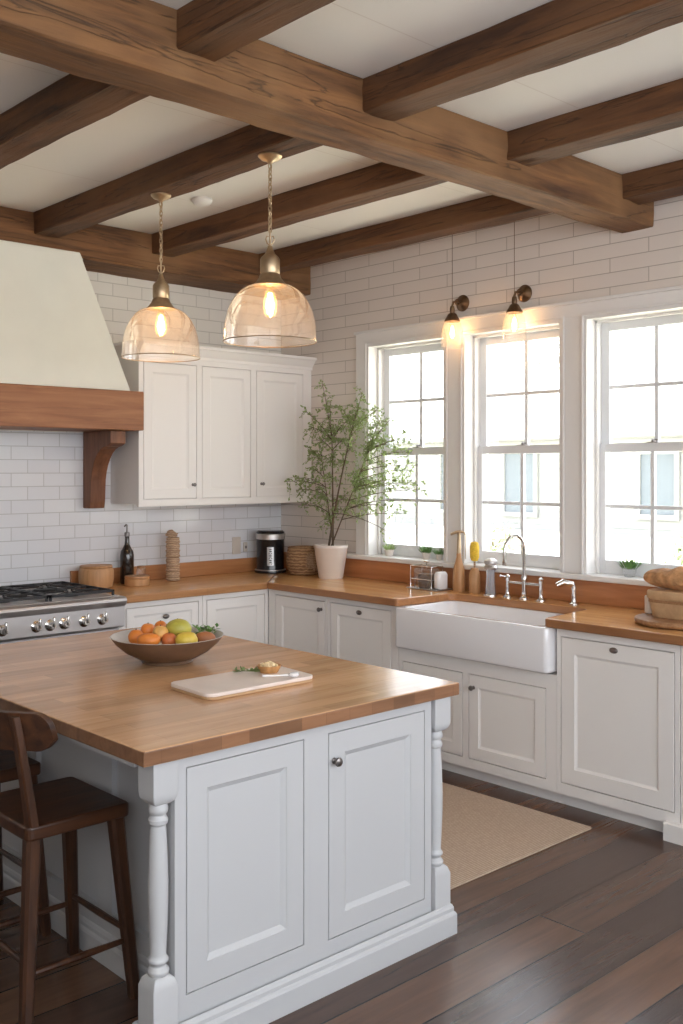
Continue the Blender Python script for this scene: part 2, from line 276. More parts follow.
# ------------------------------------------------------------------ mesh kit
class MB:
    def __init__(s): s.v = []; s.f = []; s.sm = []
    def add(s, vs, fs, smooth=False):
        k = len(s.v); s.v += [Vector(p) for p in vs]
        for f in fs: s.f.append([i+k for i in f]); s.sm.append(smooth)
        return s
    def box(s, x0, x1, y0, y1, z0, z1):
        x0, x1 = sorted((x0, x1)); y0, y1 = sorted((y0, y1)); z0, z1 = sorted((z0, z1))
        return s.add([(x, y, z) for x in (x0, x1) for y in (y0, y1) for z in (z0, z1)],
            [(0, 1, 3, 2), (4, 6, 7, 5), (0, 4, 5, 1), (2, 3, 7, 6), (0, 2, 6, 4), (1, 5, 7, 3)])
    def cbox(s, x0, x1, y0, y1, z0, z1, c=.004):
        """box with chamfered edges"""
        bm = bmesh.new(); bmesh.ops.create_cube(bm, size=1)
        for v in bm.verts: v.co = Vector(((x0+x1)/2+v.co.x*abs(x1-x0), (y0+y1)/2+v.co.y*abs(y1-y0), (z0+z1)/2+v.co.z*abs(z1-z0)))
        bmesh.ops.bevel(bm, geom=bm.edges[:], offset=c, segments=2, affect='EDGES', profile=.5)
        return s.bm(bm)
    def bm(s, bm, mat=None, smooth=False):
        bm.verts.index_update()
        vs = [(mat @ v.co) if mat else v.co.copy() for v in bm.verts]; fs = [[v.index for v in f.verts] for f in bm.faces]; bm.free()
        return s.add(vs, fs, smooth)
    def lathe(s, prof, c=(0, 0, 0), seg=28, close=False, axis='z', sx=1, sy=1):
        vs = []; fs = []; n = len(prof)
        for i in range(seg):
            a = 2*pi*i/seg
            for r, z in prof:
                p = (r*cos(a)*sx, r*sin(a)*sy, z)
                if axis == 'x': p = (p[2], p[0], p[1])
                if axis == 'y': p = (p[0], p[2], p[1])
                vs.append((c[0]+p[0], c[1]+p[1], c[2]+p[2]))
        for i in range(seg):
            j = (i+1) % seg
            for k in range(n-1): fs.append((i*n+k, j*n+k, j*n+k+1, i*n+k+1))
        if not close:
            if prof[0][0] > 1e-6: fs.append([i*n for i in range(seg)])
            if prof[-1][0] > 1e-6: fs.append([i*n+n-1 for i in range(seg)][::-1])
        return s.add(vs, fs, True)
    def shell(s, prof, c=(0, 0, 0), seg=32):
        """open surface of revolution"""
        return s.lathe(prof, c, seg, close=True)
    def tube(s, pts, r, seg=8, cap=True):
        pts = [Vector(p) for p in pts]; n = len(pts); rs = r if isinstance(r, (list, tuple)) else [r]*n
        t0 = (pts[1]-pts[0]).normalized(); up = Vector((0, 0, 1)) if abs(t0.z) < .9 else Vector((1, 0, 0))
        a = t0.cross(up).normalized(); vs = []; fs = []
        for i, p in enumerate(pts):
            t = (pts[min(i+1, n-1)]-pts[max(i-1, 0)]).normalized()
            a = (a-t*a.dot(t)).normalized(); b = t.cross(a)
            for k in range(seg):
                w = 2*pi*k/seg; vs.append(p+a*(rs[i]*cos(w))+b*(rs[i]*sin(w)))
        for i in range(n-1):
            for k in range(seg): fs.append((i*seg+k, i*seg+(k+1) % seg, (i+1)*seg+(k+1) % seg, (i+1)*seg+k))
        if cap: fs.append(list(range(seg))[::-1]); fs.append([(n-1)*seg+k for k in range(seg)])
        return s.add(vs, fs, True)
    def torus(s, c, R, r, rot=None, seg=20, sx=1.0, tube=8):
        vs = []; fs = []; rot = rot or Matrix()
        for i in range(seg):
            a = 2*pi*i/seg
            for k in range(tube):
                b = 2*pi*k/tube; p = Vector(((R+r*cos(b))*cos(a)*sx, (R+r*cos(b))*sin(a), r*sin(b))); vs.append(Vector(c)+(rot @ p))
        for i in range(seg):
            for k in range(tube): fs.append((i*tube+k, ((i+1) % seg)*tube+k, ((i+1) % seg)*tube+(k+1) % tube, i*tube+(k+1) % tube))
        return s.add(vs, fs, True)
    def ball(s, c, r, seg=16, rings=10, jit=0):
        sc = r if isinstance(r, (tuple, list)) else (r, r, r); vs = []; fs = []
        for i in range(rings+1):
            t = pi*i/rings
            for k in range(seg):
                a = 2*pi*k/seg; d = Vector((sin(t)*cos(a), sin(t)*sin(a), cos(t)))
                q = 1+(noise.noise(d*2.2+Vector(c)*31)*jit if jit else 0)
                vs.append((c[0]+d.x*sc[0]*q, c[1]+d.y*sc[1]*q, c[2]+d.z*sc[2]*q))
        for i in range(rings):
            for k in range(seg): fs.append((i*seg+k, (i+1)*seg+k, (i+1)*seg+(k+1) % seg, i*seg+(k+1) % seg))
        return s.add(vs, fs, True)
    def prism(s, poly, z0, z1, f=lambda x, y, z: (x, y, z), smooth=False):
        n = len(poly); vs = [f(x, y, z) for z in (z0, z1) for x, y in poly]
        return s.add(vs, [list(range(n))[::-1], [n+i for i in range(n)]]+[(i, (i+1) % n, n+(i+1) % n, n+i) for i in range(n)], smooth)
    def rings(s, loops, cap0=True, cap1=True, smooth=False):
        n = len(loops[0]); vs = [p for l in loops for p in l]; fs = []
        for i in range(len(loops)-1):
            for k in range(n): fs.append((i*n+k, i*n+(k+1) % n, (i+1)*n+(k+1) % n, (i+1)*n+k))
        if cap0: fs.append(list(range(n))[::-1])
        if cap1: fs.append([(len(loops)-1)*n+k for k in range(n)])
        return s.add(vs, fs, smooth)
    def xf(s, fn): s.v = [Vector(fn(p)) for p in s.v]; return s
    def build(s, name, mat, parent=None, bevel=0, world=True, sharp=35, seg=2, edge=None):
        me = bpy.data.meshes.new(name)
        off = parent_loc(parent) if (parent and world) else Vector()
        bm = bmesh.new(); vv = [bm.verts.new(p-off) for p in s.v]
        for f, sm in zip(s.f, s.sm):
            try: q = bm.faces.new([vv[i] for i in f]); q.smooth = sm
            except ValueError: pass
        bmesh.ops.remove_doubles(bm, verts=bm.verts, dist=1e-6)
        bmesh.ops.recalc_face_normals(bm, faces=bm.faces); bm.to_mesh(me); bm.free()
        if any(s.sm): me.set_sharp_from_angle(angle=radians(sharp))
        me.materials.append(mat)
        if edge:
            me.materials.append(edge)
            for p in me.polygons:
                if abs(p.normal.z) < .5: p.material_index = 1
        o = bpy.data.objects.new(name, me); COL.objects.link(o)
        if parent: o.parent = parent
        if bevel:
            b = o.modifiers.new('edge', 'BEVEL'); b.width = bevel; b.segments = seg; b.limit_method = 'ANGLE'; b.angle_limit = radians(40); b.harden_normals = False
        return o
def parent_loc(p):
    l = Vector()
    while p: l += p.location; p = p.parent
    return l
def tag(o, label=None, cat=None, group=None, kind=None):
    if label: o['label'] = label
    if cat: o['category'] = cat
    if group: o['group'] = group
    if kind: o['kind'] = kind
    return o
def empty(name, loc, label, cat, group=None):
    o = bpy.data.objects.new(name, None); COL.objects.link(o); o.location = loc; o.empty_display_size = .05
    return tag(o, label, cat, group)
def copy_tree(o, parent=None):
    c = o.copy(); COL.objects.link(c)
    if parent: c.parent = parent
    for ch in [x for x in bpy.data.objects if x.parent == o]: copy_tree(ch, c)
    return c
def struct(mb, name, mat, **k): return tag(mb.build(name, mat, **k), kind='structure')
# fronts: local (u along, n outward, z); map to world
def fy(y0): return lambda p: (p[0], y0-p[1], p[2])          # faces -y, plane y0
def fx(x0): return lambda p: (x0-p[1], p[0], p[2])          # faces -x, plane x0 (u = world y)
def frame_grid(mb, u0, u1, z0, z1, ops, n0, n1):
    us = sorted({u0, u1, *[a for o in ops for a in o[:2]]}); zs = sorted({z0, z1, *[a for o in ops for a in o[2:]]})
    for i in range(len(us)-1):
        run = None
        for j in range(len(zs)-1):
            cu = (us[i]+us[i+1])/2; cz = (zs[j]+zs[j+1])/2
            hole = any(o[0] < cu < o[1] and o[2] < cz < o[3] for o in ops)
            if not hole: run = [zs[j], zs[j+1]] if run is None else [run[0], zs[j+1]]
            if hole or j == len(zs)-2:
                if run: mb.box(us[i], us[i+1], n0, n1, run[0], run[1])
                run = None
    return mb
def shaker(mb, u0, u1, z0, z1, n1, t=.02, rail=.062, rec=.0075, slope=.009, bead=.0):
    def L(d, n): return [(u0+d, n, z0+d), (u1-d, n, z0+d), (u1-d, n, z1-d), (u0+d, n, z1-d)]
    e = .0015
    mb.rings([L(0, n1-t), L(0, n1-e), L(e, n1), L(rail, n1), L(rail+.002, n1-.003), L(rail+slope, n1-rec*.8), L(rail+slope+.003, n1-rec)])
    return mb
def knob_mb(u, z, n, r=.014):
    m = MB(); m.lathe([(.0, 0), (.010, 0), (.009, .003), (.0045, .006), (.0045, .014), (r*.8, .017), (r, .022), (r*.9, .027), (r*.45, .030), (0, .031)], (0, 0, 0), 20)
    m.xf(lambda p: (u+p[0], n+p[2], z+p[1])); return m

# ------------------------------------------------------------------ room shell
XL, YB, ZC = -5.4, -7.6, 3.11
struct(MB().box(XL-.2, .3, YB, .2, -.12, 0), 'floor', M['floor'])
struct(MB().box(XL-.2, .3, YB, .2, ZC, ZC+.2), 'ceiling', M['ceil'])
struct(MB().box(XL-.2, .0, 0, .2, 0, ZC), 'wall_back', M['wall_back'])
struct(MB().box(XL-.2, .3, YB-.2, YB, 0, 1.05).box(XL-.2, .3, YB-.2, YB, 2.9, ZC), 'wall_front', M['wallp'])  # unseen wall; its wide opening is added to let daylight onto the island
struct(MB().box(XL-.2, XL, -4.9, 0, 0, ZC).box(XL-.2, XL, YB, -4.9, 0, 1.5).box(XL-.2, XL, YB, -4.9, 2.6, ZC).box(XL-.2, XL, YB, YB+.3, 1.5, 2.6), 'wall_left', M['wallp'])  # high opening added in the unseen stretch, as fill light for the cabinets
WN = [(-1.618, -.917), (-2.472, -1.747), (-3.305, -2.608)]
ZS, ZH = 1.072, 2.478
w = MB(); w.box(0, .22, YB, .2, 0, ZS-.02); w.box(0, .22, YB, .2, ZH, ZC)
ys = [.2, WN[0][1], WN[0][0], WN[1][1], WN[1][0], WN[2][1], WN[2][0], YB]
for i in range(0, 8, 2): w.box(0, .22, ys[i+1], ys[i], ZS-.02, ZH)
struct(w, 'wall_right', M['wall_right'])
# casing around the bank of windows
c = MB(); T = .022
c.box(-T, 0, -.816, WN[0][1]+.0, ZS, 2.55); c.box(-T, 0, WN[0][0], WN[1][1], ZS, ZH); c.box(-T, 0, WN[1][0], WN[2][1], ZS, ZH); c.box(-T, 0, WN[2][0], -3.41, ZS, 2.55)
c.box(-T, 0, WN[0][1], WN[2][0], ZH, 2.55)
c.box(-T-.012, 0, -.806, -3.42, 2.55, 2.568)
for a, b in WN:      # bead round each opening
    for q in (a, b): c.box(-T-.006, -T, q-(.0 if q == a else -.0)-(.014 if q == a else 0), q+(.014 if q == b else 0), ZS, ZH+.014)
    c.box(-T-.006, -T, a, b, ZH, ZH+.014)
struct(c, 'trim_1', M['trim'], bevel=.003)
struct(MB().cbox(-.065, .14, -.76, -3.46, ZS-.03, ZS, .006), 'trim_2', M['trim'])
for i, (a, b) in enumerate(WN):
    fr = MB(); t = .02
    fr.box(-T+.001, .215, b-t, b, ZS, ZH); fr.box(-T+.001, .215, a, a+t, ZS, ZH); fr.box(-T+.001, .215, a+t, b-t, ZH-t, ZH); fr.box(.13, .24, a+t, b-t, ZS-.02, ZS+.012)
    for q0, q1 in ((b-t-.015, b-t), (a+t, a+t+.015)): fr.box(.062, .085, q0, q1, ZS, ZH-t)   # stops
    fr.box(.062, .085, a+t, b-t, ZH-t-.015, ZH-t)
    root = tag(fr.build('window_%d' % (i+1), M['trim'], bevel=.002), kind='structure')
    y0, y1 = a+t, b-t; ym = (y0+y1)/2
    for nm, x0, x1, z0, z1, bot, top in (('lower_sash', .087, .122, ZS+.002, 1.782, .072, .046), ('upper_sash', .128, .163, 1.738, ZH-t, .046, .055)):
        s = MB(); st = .048
        s.box(x0, x1, y1-st, y1, z0, z1); s.box(x0, x1, y0, y0+st, z0, z1); s.box(x0, x1, y0+st, y1-st, z0, z0+bot); s.box(x0, x1, y0+st, y1-st, z1-top, z1)
        zc = (z0+bot+z1-top)/2
        s.box(x0+.006, x1-.006, ym-.011, ym+.011, z0+bot, z1-top); s.box(x0+.006, x1-.006, y0+st, ym-.011, zc-.010, zc+.010); s.box(x0+.006, x1-.006, ym+.011, y1-st, zc-.010, zc+.010)
        so = s.build(nm, M['sash'], root, bevel=.002)
        MB().box((x0+x1)/2-.001, (x0+x1)/2+.001, y0+st-.004, y1-st+.004, z0+bot-.004, z1-top+.004).build('window_pane', M['glass'], so)
    k = MB(); k.box(.088, .126, ym-.03, ym+.03, 1.782, 1.788); k.lathe([(0, 0), (.012, 0), (.012, .012), (.006, .016), (0, .016)], (.105, ym, 1.788), 14); k.tube([(.105, ym, 1.798), (.098, ym-.028, 1.799)], .004)
    k.build('sash_lock', M['pewter'], root)

# ------------------------------------------------------------------ ceiling beams
def beam(name, axis, a0, a1, b0, b1, z0, z1, mat, label, group, seed, rough=.005):
    n = max(3, int(abs(a1-a0)/.07)); cs = []; ch = .006; q = 3
    def side(p0, p1, k):
        return [tuple(p0[i]+(p1[i]-p0[i])*j/k for i in (0, 1)) for j in range(k)]
    pts = [(b0+ch, z0), (b1-ch, z0), (b1, z0+ch), (b1, z1), (b0, z1), (b0, z0+ch)]
    per = []
    for i in range(6): per += side(pts[i], pts[(i+1) % 6], q if i in (0, 2, 4) else 1)
    loops = []
    for i in range(n+1):
        a = a0+(a1-a0)*i/n; L = []
        for bb, zz in per:
            d = noise.noise(Vector((a*1.7, bb*9, zz*9))+Vector((seed*3.1, 0, 0)))*rough*1.6+noise.noise(Vector((a*7, bb*23, zz*23))+Vector((seed, 5, 0)))*rough*.8
            lock = zz > z1-.001
            cb, cz = (b0+b1)/2, (z0+z1)/2
            v = Vector((bb-cb, zz-cz)); v = v*(1+d/max(.04, v.length))
            B = cb+v.x; Z = zz if lock else cz+v.y
            L.append((a, B, Z) if axis == 'x' else (B, a, Z))
        loops.append(L)
    o = MB().rings(loops).build(name, mat)
    return tag(o, label, 'beam', group)
G = 'exposed ceiling timbers'
beam('ceiling_beam', 'x', XL, -.002, -3.02, -2.83, 2.893, ZC-.002, M['beam_x'], 'heavy rustic main timber beam crossing over the kitchen island, carrying the joists', G, 1, .007)
beam('ceiling_beam', 'x', XL, -.002, -.33, -.002, 2.885, ZC-.002, M['beam_x'], 'rustic timber beam running against the wall above the range hood and upper cabinets', G, 2)
for k, (x0, x1, lab) in enumerate([(-2.925, -2.765, 'timber joist on the hood side of main beam, nearly above the range hood'),
        (-2.095, -1.94, 'timber joist from which both glass dome pendants hang'),
        (-1.315, -1.155, 'timber joist between the pendant joist and the one next to the window wall, hood side'),
        (-.47, -.325, 'timber joist next to the window wall on the cabinet side of main beam')]):
    beam('ceiling_joist', 'y', -2.835, -.325, x0, x1, 2.985, ZC-.002, M['beam_y'], lab, G, 10+k)
for k, (x0, x1, lab) in enumerate([(-2.925, -2.77, 'dark timber joist at the top edge of the view, furthest from the windows, camera side'),
        (-2.095, -1.92, 'broad timber joist on camera side of main beam, in line with pendant joist'),
        (-1.225, -1.06, 'timber joist on camera side of main beam, second from the window wall'),
        (-.30, -.15, 'short stretch of timber joist beside window wall on camera side of main beam')]):
    beam('ceiling_joist', 'y', YB, -3.015, x0, x1, 2.985, ZC-.002, M['beam_y'], lab, G, 20+k)
m = MB().lathe([(0, 0), (.055, 0), (.058, -.012), (.045, -.028), (.03, -.034), (0, -.034)], (-1.555, -1.21, ZC), 24)
tag(m.build('smoke_detector', M['smoke']), 'small round white smoke detector on the ceiling between two joists', 'smoke detector')

# ------------------------------------------------------------------ base cabinets
CT = .915; CB = .871
def cabinet(name, label, u0, u1, front, base, ops, knobs, mat, group=None, z0=.065, z1=CB-.001, back=.55, toe=True, rail=.062):
    """front = mapping (local n outward). ops: (u0,u1,z0,z1,kind)"""
    loc = front((( u0+u1)/2, 0, 0)); root = empty(name, (loc[0], loc[1], 0), label, 'cabinet', group)
    b = MB(); b.box(u0+.001, u1-.001, -back, -.022, z0, z1); b.xf(front)
    frm = MB(); frame_grid(frm, u0+.0005, u1-.0005, z0, z1, [o[:4] for o in ops], -.0215, 0); frm.xf(front); b.v, off = b.v, len(b.v)
    b.build('carcass', M['dark_gap'] if False else mat, root)
    frm.build('face_frame', mat, root)
    if toe: MB().box(u0+.001, u1-.001, -back, -.05, 0, z0-.001).xf(front).build('toe_kick', mat, root)
    for i, o in enumerate(ops):
        g = .0045; d = MB(); shaker(d, o[0]+g, o[1]-g, o[2]+g, o[3]-g, .001, rail=o[5] if len(o) > 5 else rail); d.xf(front)
        do = d.build(o[4], mat, root)
        for (ku, kz, kk) in knobs.get(i, []):
            if kk == 'knob': knob_mb(ku, kz, .001).xf(front).build('knob', M['pewter'], do)
            else:
                e = MB(); e.lathe([(0, 0), (.021, 0), (.023, .004), (.019, .009), (.008, .013), (0, .014)], (0, 0, 0), 22, sx=1, sy=.62)
                e.xf(lambda p: (ku+p[0], .001+p[2], kz+p[1])).xf(front).build('cup_pull', M['pewter'], do)
    return root
FY = fy(-.61); FX = fx(-.61)
gB = 'white base cabinets under the wooden worktops'
cabinet('base_cabinet', 'white cabinet with a drawer front beside the range', -1.722, -1.13, FY, 0, [(-1.668, -1.158, .655, .838, 'drawer', .045), (-1.668, -1.158, .11, .63, 'door')], {0: [(-1.395, .765, 'cup')]}, M['paint'], gB)
cabinet('base_cabinet', 'white blank-fronted cabinet running into the corner under the coffee canister', -1.128, -.612, FY, 0, [(-1.100, -.640, .11, .838, 'door')], {}, M['paint'], gB)
cabinet('base_cabinet', 'white one-door cabinet below the potted tree, knob at its upper corner', -1.180, -.612, FX, 0, [(-1.158, -.680, .11, .838, 'door')], {0: [(-1.125, .785, 'knob')]}, M['paint'], gB)
cabinet('base_cabinet', 'white cabinet with centred oval pull directly beside the sink, tree side', -1.775, -1.182, FX, 0, [(-1.722, -1.205, .11, .838, 'door')], {0: [(-1.46, .80, 'cup')]}, M['paint'], gB)
cabinet('sink_cabinet', 'white double-door cabinet under the farmhouse sink', -2.8475, -1.778, FX, 0, [(-2.25, -1.81, .115, .565, 'door'), (-2.785, -2.29, .115, .565, 'door')], {1: [(-2.325, .495, 'knob')]}, M['paint'], gB, z1=.636)
cabinet('base_cabinet', 'tall white panel-front cabinet with oval pull under the bread and wooden board', -3.497, -2.848, FX, 0, [(-3.472, -2.870, .118, .832, 'door', .075)], {0: [(-3.165, .80, 'cup')]}, M['paint'], gB)
r = cabinet('base_cabinet', 'white cabinet end with block foot at the frame edge', -4.2, -3.50, FX, 0, [(-4.12, -3.56, .14, .832, 'door', .075)], {}, M['paint'], gB, toe=False)
MB().rings([[(-.648, y, 0), (-.648, y, .076), (-.644, y, .080), (-.6115, y, .080), (-.6115, y, .064), (-.565, y, .064), (-.565, y, 0)] for y in (-4.2, -3.436)]).build('block_foot', M['paint'], r)

# ------------------------------------------------------------------ worktop
def round_poly(pts, radii, seg=6):
    out = []; n = len(pts)
    for i, p in enumerate(pts):
        r = radii[i] if isinstance(radii, (list, tuple)) else radii
        p = Vector(p); a = (Vector(pts[i-1])-p).normalized(); b = (Vector(pts[(i+1) % n])-p).normalized()
        if r <= 0: out.append(tuple(p)); continue
        ang = a.angle(b); d = r/math.tan(ang/2); c = p+(a+b).normalized()*(r/sin(ang/2))
        s0 = p+a*d-c; s1 = p+b*d-c; A0 = math.atan2(s0.y, s0.x); dA = (math.atan2(s1.y, s1.x)-A0+pi) % (2*pi)-pi
        for k in range(seg+1): t = A0+dA*k/seg; out.append((c.x+r*cos(t), c.y+r*sin(t)))
    return out
wt = empty('worktop', (-.3, -.3, CB), 'long wooden worktop wrapping from the range round the corner past the sink', 'worktop')
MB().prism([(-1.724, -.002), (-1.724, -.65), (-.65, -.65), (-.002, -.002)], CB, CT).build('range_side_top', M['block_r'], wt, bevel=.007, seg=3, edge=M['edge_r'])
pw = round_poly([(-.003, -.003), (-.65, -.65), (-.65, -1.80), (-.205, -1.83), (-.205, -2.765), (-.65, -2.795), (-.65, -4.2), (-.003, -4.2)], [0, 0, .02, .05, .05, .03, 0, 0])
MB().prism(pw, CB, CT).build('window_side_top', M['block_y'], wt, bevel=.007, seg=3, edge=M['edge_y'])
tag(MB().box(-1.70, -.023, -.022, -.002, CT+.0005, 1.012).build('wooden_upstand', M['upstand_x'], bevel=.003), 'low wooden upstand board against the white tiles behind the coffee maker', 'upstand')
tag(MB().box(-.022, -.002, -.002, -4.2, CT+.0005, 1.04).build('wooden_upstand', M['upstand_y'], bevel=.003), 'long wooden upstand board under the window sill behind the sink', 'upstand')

# ------------------------------------------------------------------ farmhouse sink
sk = MB(); sx0, sx1, sy0, sy1, sz0, sz1 = -.664, -.16, -2.828, -1.792, .645, CB-.001
def rr(x0, x1, y0, y1, r, z): return [(a, b, z) for a, b in round_poly([(x0, y0), (x1, y0), (x1, y1), (x0, y1)], r, 5)]
sy1b = -1.812
sk.rings([rr(sx0+.012, sx1, sy0+.012, sy1-.012, .02, sz0), rr(sx0+.003, sx1, sy0+.003, sy1-.003, .025, sz0+.005), rr(sx0, sx1, sy0, sy1, .028, sz0+.014), rr(sx0, sx1, sy0, sy1, .028, sz1-.010), rr(sx0+.003, sx1-.003, sy0+.003, sy1-.003, .025, sz1-.003), rr(sx0+.010, sx1-.008, sy0+.01, sy1-.01, .022, sz1),
    rr(sx0+.034, sx1-.03, sy0+.06, sy1-.035, .04, sz1), rr(sx0+.040, sx1-.036, sy0+.066, sy1-.041, .04, sz1-.006), rr(sx0+.055, sx1-.05, sy0+.08, sy1-.055, .05, sz0+.05), rr(sx0+.08, sx1-.07, sy0+.1, sy1-.08, .05, sz0+.032)], smooth=True)
sk = sk.build('farmhouse_sink', M['sinkc'], sharp=60)
tag(sk, 'white fireclay farmhouse sink with deep plain apron front below the middle window', 'sink')
MB().lathe([(0, 0), (.04, 0), (.042, .003), (.03, .004), (0, .003)], (-.42, -2.34, sz0+.0325), 20).build('drain', M['chrome'], sk)

# ------------------------------------------------------------------ bridge faucet
fa = empty('bridge_faucet', (-.12, -2.285, CT), 'polished bridge faucet with tall gooseneck spout behind the sink', 'faucet')
fx_, fy_ = -.12, -2.285
def base_m(x, y): return MB().lathe([(0, 0), (.027, 0), (.027, .005), (.018, .010), (.012, .02), (.012, .03), (0, .03)], (x, y, CT), 20)
pts = [(fx_, fy_, CT+.02), (fx_, fy_, CT+.27)]
for k in range(1, 13):
    a = pi*k/12; pts.append((fx_-.075*(1-cos(a)), fy_+.010*(1-cos(a)), CT+.27+.09*sin(a)))
pts.append((pts[-1][0], pts[-1][1], CT+.20))
base_m(fx_, fy_).lathe([(.013, .02), (.015, .03), (.013, .05), (.013, .10), (.017, .105), (.017, .125), (.012, .135)], (fx_, fy_, CT), 18).build('centre_post', M['chrome'], fa)
MB().tube([Vector(p) for p in pts], .0095, 12).lathe([(.010, 0), (.013, .003), (.013, .02), (.010, .024)], (pts[-1][0], pts[-1][1], CT+.195), 16).build('gooseneck_spout', M['chrome'], fa)
MB().tube([(fx_, fy_-.115, CT+.085), (fx_, fy_+.115, CT+.085)], .0085, 12).build('bridge_bar', M['chrome'], fa)
for sg in (-1, 1):
    y = fy_+sg*.115
    base_m(fx_, y).lathe([(.010, .02), (.012, .05), (.010, .09), (.014, .10), (.014, .118), (.008, .126), (0, .13)], (fx_, y, CT), 18).build('valve_post', M['chrome'], fa)
    MB().tube([(fx_, y, CT+.112), (fx_-.035, y+sg*.02, CT+.120)], [.006, .0045], 10).ball((fx_-.038, y+sg*.022, CT+.121), .008, 12, 8).build('lever_handle', M['chrome'], fa)
sp = empty('side_sprayer', (-.10, -2.60, CT), 'small chrome side sprayer at the sink, separate from the faucet', 'sprayer')
MB().lathe([(0, 0), (.026, 0), (.026, .004), (.014, .012), (.012, .03), (.011, .07), (.014, .085), (.013, .095), (0, .1)], (-.10, -2.60, CT), 18).build('sprayer_body', M['chrome'], sp)
MB().tube([(-.10, -2.60, CT+.09), (-.105, -2.595, CT+.108), (-.14, -2.56, CT+.118), (-.165, -2.535, CT+.10)], [.012, .015, .017, .014], 12).build('spray_head', M['chrome'], sp)

# ------------------------------------------------------------------ range + hood
RX0, RX1 = -3.02, -1.728
rg = empty('range_cooker', ((RX0+RX1)/2, -.35, 0), 'wide stainless steel range cooker with black grates beneath the hood', 'cooker')
MB().box(RX0, RX1, -.64, -.01, .10, .735).build('oven_body', M['steel_d'], rg, bevel=.004)
MB().box(RX0, RX1, -.60, -.02, .0, .10).build('plinth', M['black'], rg)
cp = MB(); prof = [(-.03, .742), (-.672, .742), (-.700, .755), (-.700, .868), (-.708, .872), (-.722, .884), (-.728, .900), (-.722, .915), (-.708, .922), (-.03, .922)]
cp.rings([[(x, y, z) for y, z in prof] for x in (RX0, RX1)])
cp.build('control_panel', M['steel_d'], rg, bevel=.002)
MB().box(RX0+.02, RX1-.02, -.68, -.03, .9225, .927).build('cooktop', M['steel'], rg, bevel=.002)
for k in range(3):
    x0 = RX1-.03-(k+1)*.405; x1 = x0+.395; g = MB(); z = .955
    g.box(x0, x1, -.655, -.643, z-.010, z+.004); g.box(x0, x1, -.060, -.048, z-.010, z+.004); g.box(x0, x0+.012, -.655, -.048, z-.010, z+.004); g.box(x1-.012, x1, -.655, -.048, z-.010, z+.004)
    g.box(x0, x1, -.358, -.346, z-.010, z+.004)
    for cy in (-.20, -.50):
        cxm = (x0+x1)/2
        for a in range(8):
            t = a*pi/4; ca, sa = cos(t), sin(t); L = min(.185/max(abs(ca), .01), .145/max(abs(sa), .01))
            g.tube([(cxm+ca*.035, cy+sa*.035, z), (cxm+ca*L, cy+sa*L, z)], .006, 6)
        g.box(cxm-.006, cxm+.006, cy-.14, cy-.045, z-.006, z+.005)
    for (fx0, fy0) in ((x0, -.655), (x1-.012, -.655), (x0, -.060), (x1-.012, -.060), (x0, -.358), (x1-.012, -.358)): g.box(fx0, fx0+.012, fy0, fy0+.012, .927, z)
    g.build('burner_grate', M['iron'], rg)
    for cy in (-.20, -.50): MB().lathe([(0, 0), (.05, 0), (.05, .010), (.036, .013), (.034, .02), (0, .021)], ((x0+x1)/2, cy, .927), 24).build('burner', M['iron'], rg)
for x in (-2.94, -2.82, -2.70, -2.58, -2.452, -2.264, -2.184, -2.102, -1.983, -1.872):
    kb = MB().lathe([(0, 0), (.030, 0), (.031, .003), (.024, .007), (.019, .010), (.019, .036), (.016, .041), (0, .042)], (0, 0, 0), 24)
    kb.xf(lambda p: (x+p[0], -.700-p[2], .805+p[1]))
    kb.cbox(x-.0045, x+.0045, -.752, -.735, .800, .846, .002); kb.ball((x, -.745, .846), .008, 10, 8)
    kb.build('control_knob', M['chrome'], rg)
dr = MB(); shaker(dr, RX0+.02, RX1-.02, .16, .725, .02, rail=.09); dr.xf(fy(-.64)); od = dr.build('oven_door', M['steel'], rg)
MB().tube([(RX0+.08, -.70, .69), (RX1-.08, -.70, .69)], .012, 12).tube([(RX0+.12, -.70, .69), (RX0+.12, -.655, .69)], .009, 10).tube([(RX1-.12, -.70, .69), (RX1-.12, -.655, .69)], .009, 10).build('handle', M['chrome'], od)

hd = empty('range_hood', (-2.34, -.22, 1.877), 'tapered pale plaster range hood with a wooden mantel beam and carved bracket', 'range hood')
HX0, HX1 = -3.235, -1.445
a0 = [(HX0+.075, -.42, 2.113), (HX1-.075, -.42, 2.113), (HX1-.075, -.003, 2.113), (HX0+.075, -.003, 2.113)]
a1 = [(-2.855, -.34, 2.955), (-1.825, -.34, 2.955), (-1.825, -.335, 2.955), (-2.855, -.335, 2.955)]
a1b = [(-2.875, -.3475, 2.878), (-1.80, -.3475, 2.878), (-1.80, -.003, 2.878), (-2.875, -.003, 2.878)]
hb = MB(); hb.rings([a0, a1b])
hb.add([(-2.875, -.3475, 2.878), (-1.80, -.3475, 2.878), (-1.815, -.344, 2.918), (-2.865, -.344, 2.918), (-2.875, -.336, 2.878), (-1.80, -.336, 2.878), (-1.815, -.336, 2.918), (-2.865, -.336, 2.918)],
    [(0, 1, 2, 3), (5, 4, 7, 6), (1, 5, 6, 2), (4, 0, 3, 7), (3, 2, 6, 7), (0, 4, 5, 1)])
hb.build('plaster_canopy', M['plaster'], hd, bevel=.004)
MB().box(HX0, HX1, -.45, -.003, 1.878, 2.113).build('mantel_beam', M['hoodwood'], hd, bevel=.006)
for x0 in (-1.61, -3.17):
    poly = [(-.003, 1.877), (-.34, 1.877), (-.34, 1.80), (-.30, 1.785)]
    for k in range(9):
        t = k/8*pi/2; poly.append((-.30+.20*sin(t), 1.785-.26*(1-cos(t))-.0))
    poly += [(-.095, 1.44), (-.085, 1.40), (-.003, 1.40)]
    b = MB(); b.rings([[(x, y, z) for y, z in poly] for x in (x0, x0+.105)]); b.build('carved_bracket', M['corbelwood'], hd, bevel=.005)

